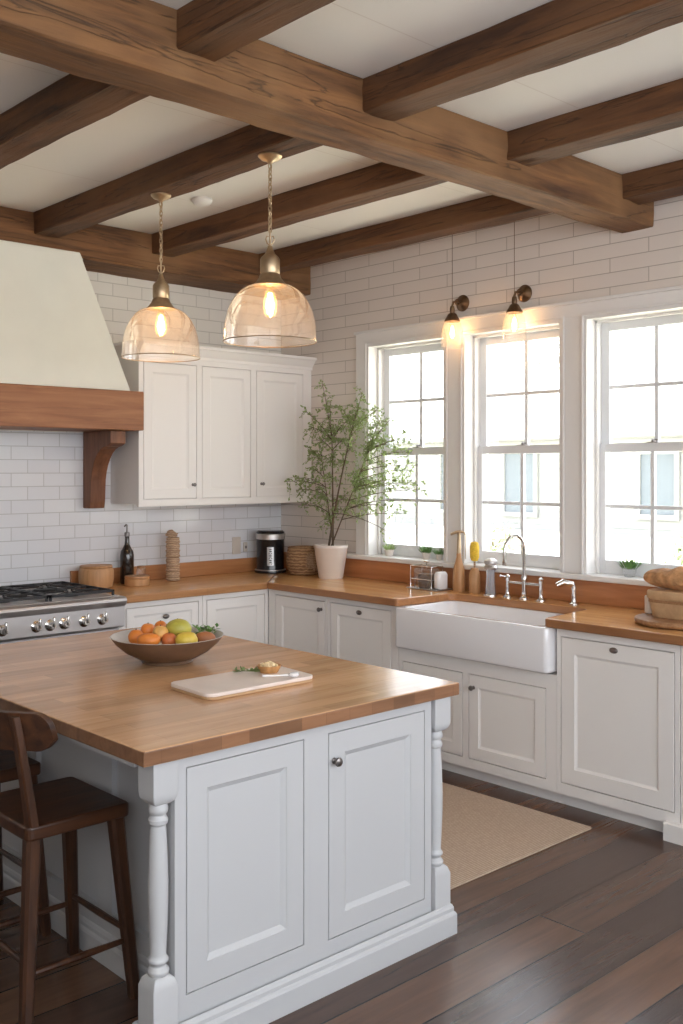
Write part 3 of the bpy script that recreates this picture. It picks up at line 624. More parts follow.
# ------------------------------------------------------------------ upper cabinet
uc = empty('wall_cabinet', (-.72, -.17, 1.412), 'white three-door wall cabinet with crown moulding between hood and corner', 'cabinet')
MB().box(-1.415, -.003, -.318, -.003, 1.425, 2.36).box(-1.415, -1.400, -.34, -.318, 1.412, 2.36).build('carcass', M['paint'], uc)
UO = [(-1.382, -.985, 1.455, 2.312, 'door'), (-.945, -.545, 1.455, 2.312, 'door'), (-.500, -.080, 1.455, 2.312, 'door')]
frame_grid(MB(), -1.3995, -.003, 1.412, 2.36, [o[:4] for o in UO], -.0215, 0).xf(fy(-.34)).build('face_frame', M['paint'], uc)
for i, o in enumerate(UO):
    g = .0035; d = MB(); shaker(d, o[0]+g, o[1]-g, o[2]+g, o[3]-g, .001, rail=.060); do = d.xf(fy(-.34)).build('door', M['paint'], uc)
    if i != 1: knob_mb(-1.015 if i == 0 else -.455, 1.545, .001, .012).xf(fy(-.34)).build('knob', M['pewter'], do)
cr = MB(); prof = [(0, 2.345), (.012, 2.345), (.014, 2.365), (.020, 2.372), (.030, 2.385), (.045, 2.405), (.052, 2.412), (.058, 2.414), (.058, 2.432), (0, 2.432)]
cr.rings([[(-1.415-n*0-.0, -.34-n, z) for n, z in prof], [(-.003, -.34-n, z) for n, z in prof]])
cr.rings([[(-1.415-n, -.003, z) for n, z in prof], [(-1.415-n, -.34-n, z) for n, z in prof], ])
cr.box(-1.415, -.003, -.34, -.003, 2.36, 2.432)
cr.build('crown_moulding', M['paint'], uc)

# ------------------------------------------------------------------ kitchen island
isl = empty('kitchen_island', (-2.6, -2.45, 0), 'white panelled kitchen island with turned corner posts under a wooden top', 'kitchen island')
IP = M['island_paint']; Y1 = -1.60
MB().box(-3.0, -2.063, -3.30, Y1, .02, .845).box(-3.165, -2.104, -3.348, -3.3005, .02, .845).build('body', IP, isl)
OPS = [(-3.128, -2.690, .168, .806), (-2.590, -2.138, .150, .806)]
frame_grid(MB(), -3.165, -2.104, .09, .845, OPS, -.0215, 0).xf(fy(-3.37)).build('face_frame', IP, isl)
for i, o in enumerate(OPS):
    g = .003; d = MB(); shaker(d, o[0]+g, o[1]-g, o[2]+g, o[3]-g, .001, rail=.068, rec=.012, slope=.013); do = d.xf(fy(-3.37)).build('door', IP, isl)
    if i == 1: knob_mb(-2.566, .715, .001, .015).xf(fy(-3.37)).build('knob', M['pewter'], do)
# seat-side and aisle-side panelling
sd = MB(); L = []
for k in range(3): L.append((-3.22+k*.54, -3.22+k*.54+.44, .17, .80))
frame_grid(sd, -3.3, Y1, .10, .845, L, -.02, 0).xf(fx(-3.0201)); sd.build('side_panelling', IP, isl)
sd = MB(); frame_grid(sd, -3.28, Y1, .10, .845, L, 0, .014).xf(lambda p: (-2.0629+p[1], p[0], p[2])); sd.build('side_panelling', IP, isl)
# base moulding
def mould(pts, closed=False, prof=((0, 0), (.016, 0), (.016, .068), (.013, .075), (.008, .080), (.008, .092), (.004, .102), (0, .106))):
    m = MB(); loops = []
    n = len(pts)
    for i, p in enumerate(pts):
        p = Vector(p); d0 = (p-Vector(pts[i-1])).normalized() if i > 0 else None; d1 = (Vector(pts[i+1])-p).normalized() if i < n-1 else None
        if d0 is None: d0 = d1
        if d1 is None: d1 = d0
        n0 = Vector((d0.y, -d0.x)); n1 = Vector((d1.y, -d1.x)); nn = (n0+n1); nn = nn/(nn.dot(n0))
        loops.append([(p.x+nn.x*a, p.y+nn.y*a, z) for a, z in prof])
    return m.rings(loops)
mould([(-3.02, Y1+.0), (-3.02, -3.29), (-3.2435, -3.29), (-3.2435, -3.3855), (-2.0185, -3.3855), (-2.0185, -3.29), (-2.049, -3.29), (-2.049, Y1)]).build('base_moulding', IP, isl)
def post(cx_, cy_):
    h = .040
    def sq(r, z): return [(cx_+r*a, cy_+r*b, z) for a, b in ((-1, -1), (1, -1), (1, 1), (-1, 1))]
    m = MB()
    m.rings([sq(h, 0), sq(h, .215), sq(h*.82, .236), sq(h*.6, .245)])
    m.rings([sq(h*.6, .718), sq(h*.82, .726), sq(h*.95, .736), sq(h, .750), sq(h, .845)])
    m.lathe([(0.0224, .240), (0.0292, .247), (0.0310, .257), (0.0258, .265), (0.0206, .270), (0.0224, .276), (0.0284, .281), (0.0292, .288), (0.0241, .294), (0.0219, .302), (0.0249, .36), (0.0279, .44), (0.0284, .50), (0.0258, .58), (0.0228, 0.641), (0.0215, 0.658), (0.0267, 0.664), (0.0275, 0.674), (0.0232, 0.681), (0.0215, 0.688), (0.0267, 0.694), (0.0284, 0.702), (0.0267, 0.710), (0.0224, 0.721)], (cx_, cy_, 0), 28)
    return m
for px, py in ((-3.203, -3.345), (-2.059, -3.3455)):
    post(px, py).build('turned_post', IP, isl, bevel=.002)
# apron under overhang
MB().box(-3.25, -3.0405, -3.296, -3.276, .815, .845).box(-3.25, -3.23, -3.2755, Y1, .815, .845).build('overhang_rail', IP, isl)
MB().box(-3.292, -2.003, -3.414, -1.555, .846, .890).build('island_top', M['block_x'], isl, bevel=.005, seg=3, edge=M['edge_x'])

# ------------------------------------------------------------------ stools
def stool(name, loc, label):
    r = empty(name, loc, label, 'stool', 'wooden counter stools at the island')
    hx, hy = .172, .19
    MB().prism(round_poly([(-hx, -hy), (hx, -hy), (hx, hy), (-hx, hy)], .022, 4), .562, .605).build('seat', M['stool'], r, bevel=.008, world=False, seg=3)
    feet = {}
    for sx in (-1, 1):
        for sy in (-1, 1):
            t = Vector((sx*.138, sy*.152, .562)); f = Vector((sx*.180, sy*.195, 0)); feet[(sx, sy)] = (t, f)
            q = MB(); loops = []
            for k in range(9):
                s = k/8; p = t+(f-t)*s; hw = .0235-.006*s
                loops.append([(p.x+hw*a, p.y+hw*b, p.z) for a, b in ((-1, -.6), (-.6, -1), (.6, -1), (1, -.6), (1, .6), (.6, 1), (-.6, 1), (-1, .6))])
            q.rings(loops).build('leg', M['stool_leg'], r, world=False)
    def at(sx, sy, z): t, f = feet[(sx, sy)]; s = (t.z-z)/t.z; return t+(f-t)*s
    for (a, b, z) in (((-1, -1), (1, -1), .178), ((-1, 1), (1, 1), .178), ((-1, -1), (-1, 1), .205), ((1, -1), (1, 1), .205)):
        MB().tube([at(*a, z), (at(*a, z)+at(*b, z))/2, at(*b, z)], [.0085, .011, .0085], 10).build('stretcher', M['stool_leg'], r, world=False)
    for sy in (-1, 1):
        q = MB(); loops = []
        for k in range(9):
            s = k/8; c = Vector((-.145-.045*s-.010*s*s, sy*.165, .600+.330*s)); hw = .023-.005*s; hd_ = .015-.003*s
            loops.append([(c.x+hd_*a, c.y+hw*b, c.z) for a, b in ((-1, -.7), (-.7, -1), (.7, -1), (1, -.7), (1, .7), (.7, 1), (-.7, 1), (-1, .7))])
        q.rings(loops).build('back_post', M['stool_leg'], r, world=False)
    q = MB(); loops = []
    for k in range(41):
        s = sin(pi/2*(-1+2*k/40)); e_ = max(0, abs(s)-.86)/.14; y = s*.235; x = -.230+.125*s*s; w_ = .011; top = .938-.032*e_**2.2; bot = .826+.032*e_**2.2
        dx = .26*s/.285*.5; nx = Vector((1, -dx, 0)).normalized()
        L = [(x-nx.x*w_, y-nx.y*w_, bot), (x+nx.x*w_, y+nx.y*w_, bot), (x+nx.x*w_*1.1-.006, y+nx.y*w_, (bot+top)/2), (x+nx.x*w_-.014, y+nx.y*w_, top), (x-nx.x*w_-.014, y-nx.y*w_, top), (x-nx.x*w_-.006, y-nx.y*w_, (bot+top)/2)]
        loops.append(L)
    q.rings(loops, smooth=True).build('backrest', M['stool'], r, bevel=.003, world=False)
    return r
s1 = stool('counter_stool', (-3.245, -2.80, 0), 'dark wooden stool with low curved backrest pulled up at the island end post')
s2 = copy_tree(s1); s2.location = (-3.248, -2.215, 0); s2['label'] = 'dark wooden stool mostly hidden behind the first, further along the island'

# ------------------------------------------------------------------ rug
rg2 = MB(); rg2.prism(round_poly([(-1.87, -3.145), (-.755, -3.145), (-.755, -1.95), (-1.87, -1.95)], .015, 3), .0005, .009)
tag(rg2.build('jute_rug', M['rug'], bevel=.003), 'flat woven beige jute rug on dark floor between island and sink', 'rug')

# ------------------------------------------------------------------ pendants
def pendant(x, y, label):
    r = empty('pendant_light', (x, y, 2.185), label, 'pendant lamp', 'glass dome pendants over the island')
    zt = 2.983
    MB().lathe([(0, 0), (.052, 0), (.052, -.006), (.040, -.018), (.016, -.026), (.010, -.034), (0, -.034)], (x, y, zt), 28).build('ceiling_canopy', M['brass'], r)
    ch = MB(); z = zt-.034; k = 0; rots = [Matrix.Rotation(pi/2, 3, 'X'), Matrix.Rotation(pi/2, 3, 'Z') @ Matrix.Rotation(pi/2, 3, 'X')]
    while z > 2.665:
        R = rots[k % 2]; ch.torus((x, y, z-.012), .0085, .0022, R @ Matrix.Diagonal((1, 1.75, 1)), 14, 1, 6); z -= .0225; k += 1
    ch.tube([(x+.004*sin(t*1.3), y+.004*cos(t*1.3), zt-.03-(zt-.03-2.66)*t/24) for t in range(25)], .0022, 6)
    ch.build('chain', M['brass'], r)
    hk = MB()
    hk.tube([(x, y, 2.665), (x, y, 2.60)], .004, 8)
    for sg in (-1, 1): hk.tube([(x+RT.x*sg*q, y+RT.y*sg*q, 2.630+zz) for q, zz in ((.002, -.030), (.012, -.022), (.018, -.006), (.014, .008), (.006, .006))], .0028, 8)
    hk.build('hanging_hook', M['brass'], r)
    MB().lathe([(0, 2.600), (.009, 2.597), (.014, 2.580), (.022, 2.562), (.037, 2.548), (.0425, 2.538), (.0425, 2.482), (.040, 2.476), (.044, 2.470), (.047, 2.460), (.060, 2.442), (.072, 2.430), (.074, 2.424), (.0, 2.424)], (x, y, 0), 32).build('brass_socket_cap', M['brass'], r)
    pr = []
    for k in range(15):
        t = k/14*pi/2; pr.append((.050+(.197-.050)*sin(t)**.92, 2.212+(2.430-2.212)*cos(t)**.98 if k < 14 else 2.212))
    pr += [(.199, 2.20), (.199, 2.187)]
    sh = MB().shell(pr, (x, y, 0), 48).build('glass_shade', M['shade'], r)
    MB().torus((x, y, 2.187), .199, .0022, None, 48, 1, 6).build('rim_ring', M['brass'], sh)
    b = MB().shell([(.012, 2.435), (.013, 2.420), (.020, 2.395), (.028, 2.360), (.030, 2.335), (.026, 2.310), (.016, 2.294), (.0, 2.289)], (x, y, 0), 24).build('bulb', M['bulb'], r)
    fm = MB()
    for k in range(6):
        a = k*pi/3; fm.tube([(x+.006*cos(a), y+.006*sin(a), 2.395), (x+.016*cos(a), y+.016*sin(a), 2.35), (x+.010*cos(a+.5), y+.010*sin(a+.5), 2.305)], .0026, 6)
    fm.build('filament', M['filament'], b)
    l = bpy.data.lights.new('pendant_glow', 'POINT'); l.energy = 1.6; l.color = (1, .62, .32); l.shadow_soft_size = .025
    lo = bpy.data.objects.new('pendant_glow', l); COL.objects.link(lo); lo.parent = r; lo.location = (0, 0, 2.345-2.185)
    return r
pendant(-2.02, -2.372, 'larger-looking glass dome pendant with brass cap, hung closer to the heavy main beam')
pd = pendant(-2.02, -1.526, 'smaller-looking glass dome pendant with brass cap, beside the sloping edge of the hood')
pd.scale = (.95, .95, 1)

# ------------------------------------------------------------------ sconces
def sconce(y, label):
    r = empty('wall_sconce', (0, y, 2.655), label, 'wall lamp', 'clear glass sconces over the windows')
    MB().lathe([(0, 0), (.050, 0), (.050, .006), (.040, .012), (.022, .020), (.012, .026), (0, .028)], (0, 0, 0), 28).xf(lambda p: (-p[2]-.001, y+p[0], 2.655+p[1])).build('back_plate', M['dark_brass'], r)
    xs, zs = -.100, 2.60
    MB().tube([(-.02, y, 2.655), (-.055, y, 2.66), (-.088, y, 2.652), (xs, y, 2.63), (xs, y, 2.60)], .007, 10).torus((-.055, y, 2.655), .016, .005, Matrix.Rotation(pi/2, 3, 'X'), 18).build('bracket_arm', M['dark_brass'], r)
    MB().lathe([(0, 2.628), (.012, 2.625), (.015, 2.61), (.015, 2.585), (.026, 2.578), (.036, 2.558), (.047, 2.541), (.048, 2.533), (0, 2.533)], (xs, y, 0), 26).build('socket_cap', M['dark_brass'], r)
    MB().shell([(.040, 2.535), (.052, 2.520), (.060, 2.495), (.065, 2.465), (.067, 2.43), (.068, 2.395), (.069, 2.380)], (xs, y, 0), 36).build('glass_shade', M['sconce_shade'], r)
    b = MB().shell([(.010, 2.533), (.012, 2.515), (.020, 2.49), (.026, 2.465), (.025, 2.445), (.016, 2.428), (0, 2.422)], (xs, y, 0), 20).build('bulb', M['bulb'], r)
    fm = MB()
    for k in range(4):
        a = k*pi/2; fm.tube([(xs+.004*cos(a), y+.004*sin(a), 2.505), (xs+.011*cos(a), y+.011*sin(a), 2.47), (xs+.007*cos(a+.5), y+.007*sin(a+.5), 2.44)], .0026, 6)
    fm.build('filament', M['filament'], b)
    MB().tube([(xs, y, 2.62), (xs, y, ZC-.003)], .0018, 6).build('cord', M['dark_brass'], r)
    l = bpy.data.lights.new('sconce_glow', 'POINT'); l.energy = .28; l.color = (1, .60, .32); l.shadow_soft_size = .02
    lo = bpy.data.objects.new('sconce_glow', l); COL.objects.link(lo); lo.parent = r; lo.location = (xs, 0, 2.465-2.655)
sconce(-1.738, 'brass wall sconce with clear glass bell, above the post between first and second window')
sconce(-2.202, 'brass wall sconce with clear glass bell, above the middle of the second window')

# ------------------------------------------------------------------ potted tree
tx, ty = -.175, -.735
tr = empty('potted_tree', (tx, ty, CT), 'airy small-leaved olive-like tree in a pale pot by the corner window', 'potted plant')
MB().lathe([(0, .0), (.078, 0), (.082, .006), (.112, .200), (.116, .205), (.116, .222), (.108, .224), (.104, .205), (0, .203)], (tx, ty, CT), 36).build('pot', M['pot'], tr)
MB().lathe([(0, .209), (.05, .212), (.1, .206)], (tx, ty, CT), 20).build('soil', M['soil'], tr)
def px_pt(u, v, x=None):
    """a point of the crown seen at photo position (u, v)"""
    d = (Vector((tx, ty, 0))-Vector((CX, CY, 0))).dot(FW)
    r_ = (u-341.5)*d/F; p = Vector((CX, CY, 0))+FW*d+RT*r_
    if x is not None:
        t = (u-341.5)/F; D = FW+RT*t; s = (x-CX)/D.x; p = Vector((CX, CY, 0))+D*s; d = s
    return Vector((p.x, p.y, CZ-(v-H0)*d/F))
tips = [(322, 382), (330, 400), (306, 412), (312, 428), (318, 440), (340, 408), (350, 420), (338, 432), (322, 455), (308, 450), (284, 482), (296, 490), (304, 505), (312, 470), (316, 490), (330, 478), (344, 462), (352, 448),
    (362, 392), (364, 418), (372, 430), (378, 410), (418, 466), (424, 486), (412, 452), (406, 514), (386, 428), (392, 418), (402, 440), (414, 436), (408, 470), (396, 480), (384, 462), (376, 486), (412, 484), (400, 500), (420, 490), (366, 470), (360, 500), (350, 500), (388, 506), (398, 538), (340, 510), (330, 520), (356, 478), (370, 450), (346, 440), (334, 452), (360, 408), (375, 442), (388, 445), (358, 432), (366, 486), (326, 500), (300, 478), (380, 420)]
tk = MB(); tw = MB(); lf = MB()
base = Vector((tx, ty, CT+.2))
stems = []
for (du, top) in ((0, (332, 440)), (1, (352, 430)), (2, (368, 452)), (3, (322, 462))):
    b0 = base+Vector((.018*cos(du*1.9), .018*sin(du*1.9), 0)); u, v = top; e = px_pt(u, v, -.20 if u > 345 else None)
    mid = b0*.55+e*.45+Vector((random.uniform(-.02, .02), random.uniform(-.02, .02), .04))
    P = [b0*(1-t)**2+mid*2*t*(1-t)+e*t*t for t in [k/10 for k in range(11)]]
    for i in range(1, 10): P[i] = P[i]+Vector((random.uniform(-.006, .006),)*2+(0,))
    stems.append(P); tk.tube(P, [.0085-.0055*i/10 for i in range(11)] if du < 2 else [.0055-.0035*i/10 for i in range(11)], 7)
def leaf(p, d, L):
    d = d.normalized(); s = d.cross(Vector((random.uniform(-1, 1), random.uniform(-1, 1), random.uniform(-.2, 1)))).normalized()
    n = d.cross(s)*L*.12; w_ = L*.26
    lf.add([p, p+d*L*.35+s*w_+n, p+d*L*.75+s*w_*.7+n, p+d*L, p+d*L*.75-s*w_*.7+n, p+d*L*.35-s*w_+n], [(0, 1, 2, 3), (0, 3, 4, 5)])
for ti, (u, v) in enumerate(tips):
    e = px_pt(u, v, random.uniform(-.24, -.10) if u > 350 else None)
    if u <= 350: e = e+FW*random.uniform(-.10, .06)
    best = min((( (q-e).length + (0.35 if q.z > e.z-.02 else 0), i, j) for i, P in enumerate(stems) for j, q in enumerate(P) if j > 1))
    s = stems[best[1]][best[2]]
    if v > 530: s = stems[1][3]
    mid = (s+e)/2+Vector((0, 0, .04 if v < 530 else .07))+Vector((random.uniform(-.02, .02), random.uniform(-.02, .02), 0))
    P = [s*(1-t)**2+mid*2*t*(1-t)+e*t*t for t in [k/7 for k in range(8)]]
    tk.tube(P, [.0032-.0018*i/7 for i in range(8)], 5)
    nt_ = 11 if v < 530 else 4
    for k in range(nt_):
        t = .25+.75*k/(nt_-1); q = s*(1-t)**2+mid*2*t*(1-t)+e*t*t
        dr_ = Vector((random.uniform(-1, .5), random.uniform(-1, 1), random.uniform(-.9, .9))).normalized(); L = random.uniform(.04, .105)
        q1 = q+dr_*L*.5+Vector((0, 0, .006)); q2 = q+dr_*L-Vector((0, 0, .012))
        q2.x = min(q2.x, -.07); q1.x = min(q1.x, -.06)
        tw.tube([q, q1, q2], [.0012, .001, .0006], 4)
        for j in range(9):
            f = .15+.85*j/8; p = q*(1-f)+q2*f if f > .5 else q+(q1-q)*(f*2)
            leaf(p, dr_*.5+Vector((random.uniform(-1, 1), random.uniform(-1, 1), random.uniform(-1, .9))), random.uniform(.014, .024))
for P in (tk, tw, lf):
    for p in P.v: p.x = min(p.x, -.045)
for p in lf.v+tw.v:
    if p.y > -.42 and p.x > -1.5: p.y = -.42-(p.y+.42)*.1
tk.build('branches', M['bark'], tr); tw.build('twigs', M['bark'], tr)['kind'] = 'stuff'
o = lf.build('leaves', M['leaf'], tr); o['kind'] = 'stuff'

# ------------------------------------------------------------------ counter objects, range side
b = MB().lathe([(0, 0), (.085, 0), (.100, .006), (.107, .05), (.106, .105), (.100, .122), (0, .122)], (-1.60, -.15, CT), 32)
bx = empty('wooden_canister', (-1.60, -.15, CT), 'round light wooden canister with lid beside the range', 'canister')
b.build('canister_body', M['midwood'], bx); MB().lathe([(0, .1225), (.096, .1225), (.100, .128), (.096, .137), (.05, .141), (0, .141)], (-1.60, -.15, CT), 32).build('lid', M['midwood'], bx)
bt = empty('pump_bottle', (-1.347, -.09, CT), 'dark glass bottle with a pump top standing near the hood bracket', 'bottle')
MB().lathe([(0, 0), (.040, 0), (.043, .006), (.044, .18), (.040, .205), (.026, .228), (.016, .25), (.014, .275), (.014, .30), (0, .30)], (-1.347, -.09, CT), 28).build('bottle_body', M['wine'], bt)
MB().lathe([(.0, .3005), (.017, .3005), (.017, .325), (.006, .329), (.005, .375), (0, .376)], (-1.347, -.09, CT), 18).tube([(-1.347, -.09, CT+.372), (-1.363, -.105, CT+.376), (-1.381, -.115, CT+.366)], .005, 8).build('pump_top', M['pewter'], bt)
rb = empty('round_wooden_box', (-1.354, -.222, CT), 'low round wooden box beside the dark bottle', 'box')
MB().lathe([(0, 0), (.074, 0), (.078, .005), (.078, .042), (.074, .047), (0, .047)], (-1.354, -.222, CT), 30).build('box_body', M['midwood'], rb)
MB().lathe([(0, .0475), (.074, .0475), (.078, .050), (.076, .060), (0, .061)], (-1.354, -.222, CT), 30).build('lid', M['midwood'], rb)
gj = empty('small_glass_jar', (-1.326, -.222, CT+.0615), 'tiny clear glass jar sitting on the low round wooden box', 'jar')
MB().shell([(0, 0), (.026, 0), (.028, .004), (.028, .04), (.022, .046)], (-1.326, -.222, CT+.062), 22).build('jar_glass', M['clear'], gj)
MB().lathe([(0, .0465), (.024, .0465), (.024, .058), (0, .058)], (-1.326, -.222, CT+.062), 20).build('lid', M['boardwood'], gj)
wv = MB(); pr = [(0, 0)]
for k in range(31): pr.append((.043+.0035*sin(k*1.9)+.003*(k % 2), .004+k*.0092))
pr += [(.03, .285), (0, .285)]
wc = empty('rope_wrapped_cylinder', (-1.041, -.15, CT), 'tall pale rope-wrapped cylinder standing alone before the tiles', 'vase')
wv.lathe(pr, (-1.041, -.15, CT), 26).build('rope_body', M['rope'], wc)
MB().ball((-1.047, -.15, CT+.300), (.038, .032, .022), 16, 10, .5).ball((-1.056, -.15, CT+.317), (.024, .02, .015), 12, 8, .5).build('wrapped_top', M['rope'], wc)
ot = empty('wall_outlet', (-.414, -.002, 1.10), 'ivory wall outlet plate on the tiles, closer to the rope-wrapped cylinder', 'outlet')
MB().cbox(-.450, -.378, -.010, -.0005, 1.045, 1.165, .003).build('cover_plate', M['ivory'], ot)
for z in (1.082, 1.128): MB().cbox(-.430, -.398, -.0125, -.0101, z-.016, z+.016, .001).build('socket_face', M['ivory'], ot)
ot2 = empty('wall_switch', (-.335, -.002, 1.09), 'small dark-toned switch on the tiles next to the ivory outlet', 'switch')
MB().cbox(-.352, -.318, -.010, -.0005, 1.055, 1.125, .003).build('cover_plate', M['ivory'], ot2); MB().cbox(-.341, -.329, -.016, -.0101, 1.080, 1.100, .002).build('toggle', M['pewter'], ot2)
# coffee canister appliance
cx2, cy2 = -.235, -.165
cm = empty('coffee_maker', (cx2, cy2, CT), 'black cylindrical coffee maker with silver band and label in the corner', 'coffee maker')
MB().lathe([(0, 0), (.108, 0), (.112, .005), (.112, .016), (.100, .022), (.098, .030), (.098, .229), (.101, .236), (0, .236)], (cx2, cy2, CT), 40).build('canister_body', M['black'], cm)
MB().lathe([(.099, .2365), (.103, .2365), (.104, .272), (.100, .276), (0, .276)], (cx2, cy2, CT), 40).lathe([(.101, .018), (.1105, .0185), (.1105, .023), (.101, .026)], (cx2, cy2, CT), 40, close=True).build('silver_band', M['steel'], cm)
MB().lathe([(0, .2765), (.098, .2765), (.100, .286), (.088, .296), (.03, .300), (0, .300)], (cx2, cy2, CT), 36).build('lid', M['black'], cm)
lb = MB(); n = 10; A0 = math.atan2(CY-cy2, CX-cx2)
def arc(r_, a, z): return (cx2+r_*cos(a), cy2+r_*sin(a), CT+z)
lb.rings([[arc(.0985, A0-.24+.48*k/n, z) for k in range(n+1)]+[arc(.0995, A0+.24-.48*k/n, z) for k in range(n+1)] for z in (.055, .185)])
lo_ = lb.build('label_plate', M['label'], cm)
gl = MB()
for k in range(9):     # illegible vertical lettering strokes on the label
    z = .064+k*.0125; w_ = .10 if k % 3 else .14
    gl.rings([[arc(.0996, A0-w_, z), arc(.0996, A0+w_*.8, z), arc(.1000, A0+w_*.8, z), arc(.1000, A0-w_, z)], [arc(.0996, A0-w_*.7, z+.006), arc(.0996, A0+w_, z+.006), arc(.1000, A0+w_, z+.006), arc(.1000, A0-w_*.7, z+.006)]])
gl.build('label_lettering', M['black'], lo_)
bk = empty('wicker_basket', (-.145, -.42, CT), 'round brown wicker basket between the coffee maker and the potted tree', 'basket')
pr = [(0, .004), (.085, 0)]
for k in range(15): pr.append((.092+.030*sin(min(1, k/8)*pi/2)-.012*(k/14)**3+.0025*(k % 2), .004+k*.0125))
MB().lathe(pr+[(.10, .185), (.095, .17), (.09, .03), (0, .02)], (-.145, -.42, CT), 40, close=True).build('basket_body', M['basket'], bk)
hn = MB()
for k in range(14):
    t = random.uniform(0, 2*pi); P = []
    for j in range(7): a = A0+.45+random.uniform(-.35, .35); P.append((-.145+.124*cos(a), -.42+.124*sin(a), CT+.03+.13*random.random()))
    hn.tube(P, .0022, 5)
hn.build('raffia_knot', M['rope'], bk)
MB().torus((-.145, -.42, CT+.186), .106, .006, None, 36).build('rim_braid', M['basket'], bk)

# ------------------------------------------------------------------ sink side objects
cxx, cyy = -.155, -1.610
cd = empty('glass_jar_caddy', (cxx, cyy, CT), 'small clear glass jar caddy with wire frame on a metal tray by the sink', 'jar caddy')
MB().cbox(cxx-.07, cxx+.07, cyy-.115, cyy+.135, CT+.001, CT+.007, .002).build('tray', M['steel'], cd)
def rrz(cx_, cy_, hx, hy, r_, z): return [(a, b_, z) for a, b_ in round_poly([(cx_-hx, cy_-hy), (cx_+hx, cy_-hy), (cx_+hx, cy_+hy), (cx_-hx, cy_+hy)], r_, 4)]
g = MB(); g.rings([rrz(cxx, cyy+.03, .045, .075, .018, z) for z in (CT+.008, CT+.115)]+[rrz(cxx, cyy+.03, .038, .066, .018, CT+.125)], cap1=False, smooth=True); g.build('glass_jar', M['clear'], cd)
g = MB(); g.rings([rrz(cxx, cyy+.03, .036, .045, .016, z) for z in (CT+.010, CT+.09)], smooth=False); g.build('jar_contents', M['sponge'], cd)
wf = MB()
for sx in (-1, 1):
    for sy in (-1, 1): wf.tube([(cxx+sx*.052, cyy+.03+sy*.085, CT+.007), (cxx+sx*.052, cyy+.03+sy*.085, CT+.140)], .0025, 6)
for z in (CT+.06, CT+.140):
    q = [(cxx+a*.052, cyy+.03+b_*.085, z) for a, b_ in ((-1, -1), (1, -1), (1, 1), (-1, 1), (-1, -1))]
    for i in range(4): wf.tube([q[i], q[i+1]], .0025, 6)
wf.tube([(cxx, cyy+.03, CT+.125), (cxx, cyy+.03, CT+.165)], .004, 8).tube([(cxx, cyy+.01, CT+.165), (cxx, cyy+.05, CT+.167)], .005, 8)
wf.build('wire_frame', M['chrome'], cd)
sc_ = empty('white_ceramic_holder', (cxx, cyy-.085, CT+.0075), 'rounded white ceramic holder standing on the metal tray next to the glass jar', 'holder')
MB().rings([rrz(cxx, cyy-.085, .045-.006*k, .026-.004*k, .02, CT+.0085+z) for k, z in ((1, 0), (0, .008), (0, .085), (1, .098), (2, .104))], smooth=True).build('ceramic_body', M['ceramic'], sc_, sharp=50)
MB().box(cxx-.02, cxx+.02, cyy-.088, cyy-.082, CT+.1126, CT+.1135).build('slot', M['dark_gap'], sc_)

wb = empty('wooden_spray_bottle', (-.10, -1.790, CT), 'tall slim wooden bottle with copper pump head beside the yellow brush', 'bottle')
MB().lathe([(0, 0), (.036, 0), (.038, .005), (.038, .09), (.034, .13), (.022, .175), (.015, .20), (.014, .225), (0, .225)], (-.10, -1.790, CT), 26).build('bottle_body', M['midwood'], wb)
hh = MB().lathe([(0, .2255), (.013, .2255), (.012, .26), (.009, .33), (.012, .345), (0, .35)], (-.10, -1.790, CT), 16); hh.tube([(-.10+RT.x*q, -1.790+RT.y*q, CT+z) for q, z in ((-.05, .338), (-.02, .350), (.01, .356), (.03, .350), (.038, .335))], [.007, .009, .009, .006, .004], 8)
hh.tube([(-.10+RT.x*.038, -1.790+RT.y*.038, CT+.335), (-.10+RT.x*.040, -1.790+RT.y*.040, CT+.19)], .0025, 6); hh.build('pump_head', M['brass'], wb)
yb = empty('yellow_bottle_brush', (-.105, -1.915, CT), 'yellow bristle brush standing in a wooden holder by the sink', 'brush')
MB().lathe([(0, 0), (.032, 0), (.034, .005), (.034, .10), (.028, .128), (.020, .145), (0, .145)], (-.105, -1.915, CT), 24).build('wooden_holder', M['midwood'], yb)
MB().tube([(-.105, -1.915, CT+.14), (-.105, -1.915, CT+.2)], .006, 8).build('brush_handle', M['rope'], yb)
MB().lathe([(0, .185), (.020, .190), (.027, .21), (.028, .27), (.022, .296), (0, .304)], (-.105, -1.915, CT), 24).build('bristles', M['yellow'], yb)
gd = empty('glass_soap_dispenser', (-.13, -2.055, CT), 'faceted clear glass soap dispenser with metal collar beside the faucet', 'soap dispenser')
MB().lathe([(0, .0), (.042, 0), (.042, .006), (.034, .010), (0, .010)], (-.13, -2.055, CT), 24).build('metal_foot', M['chrome'], gd)
MB().lathe([(0, .0105), (.032, .0105), (.027, .06), (.024, .11), (.026, .15), (0, .15)], (-.13, -2.055, CT), 8).build('faceted_body', M['cutglass'], gd)
MB().lathe([(.0, .1505), (.034, .1505), (.040, .160), (.036, .170), (.030, .176), (.038, .186), (.038, .200), (.030, .206), (.022, .212), (0, .214)], (-.13, -2.055, CT), 26).build('pump_collar', M['steel'], gd)

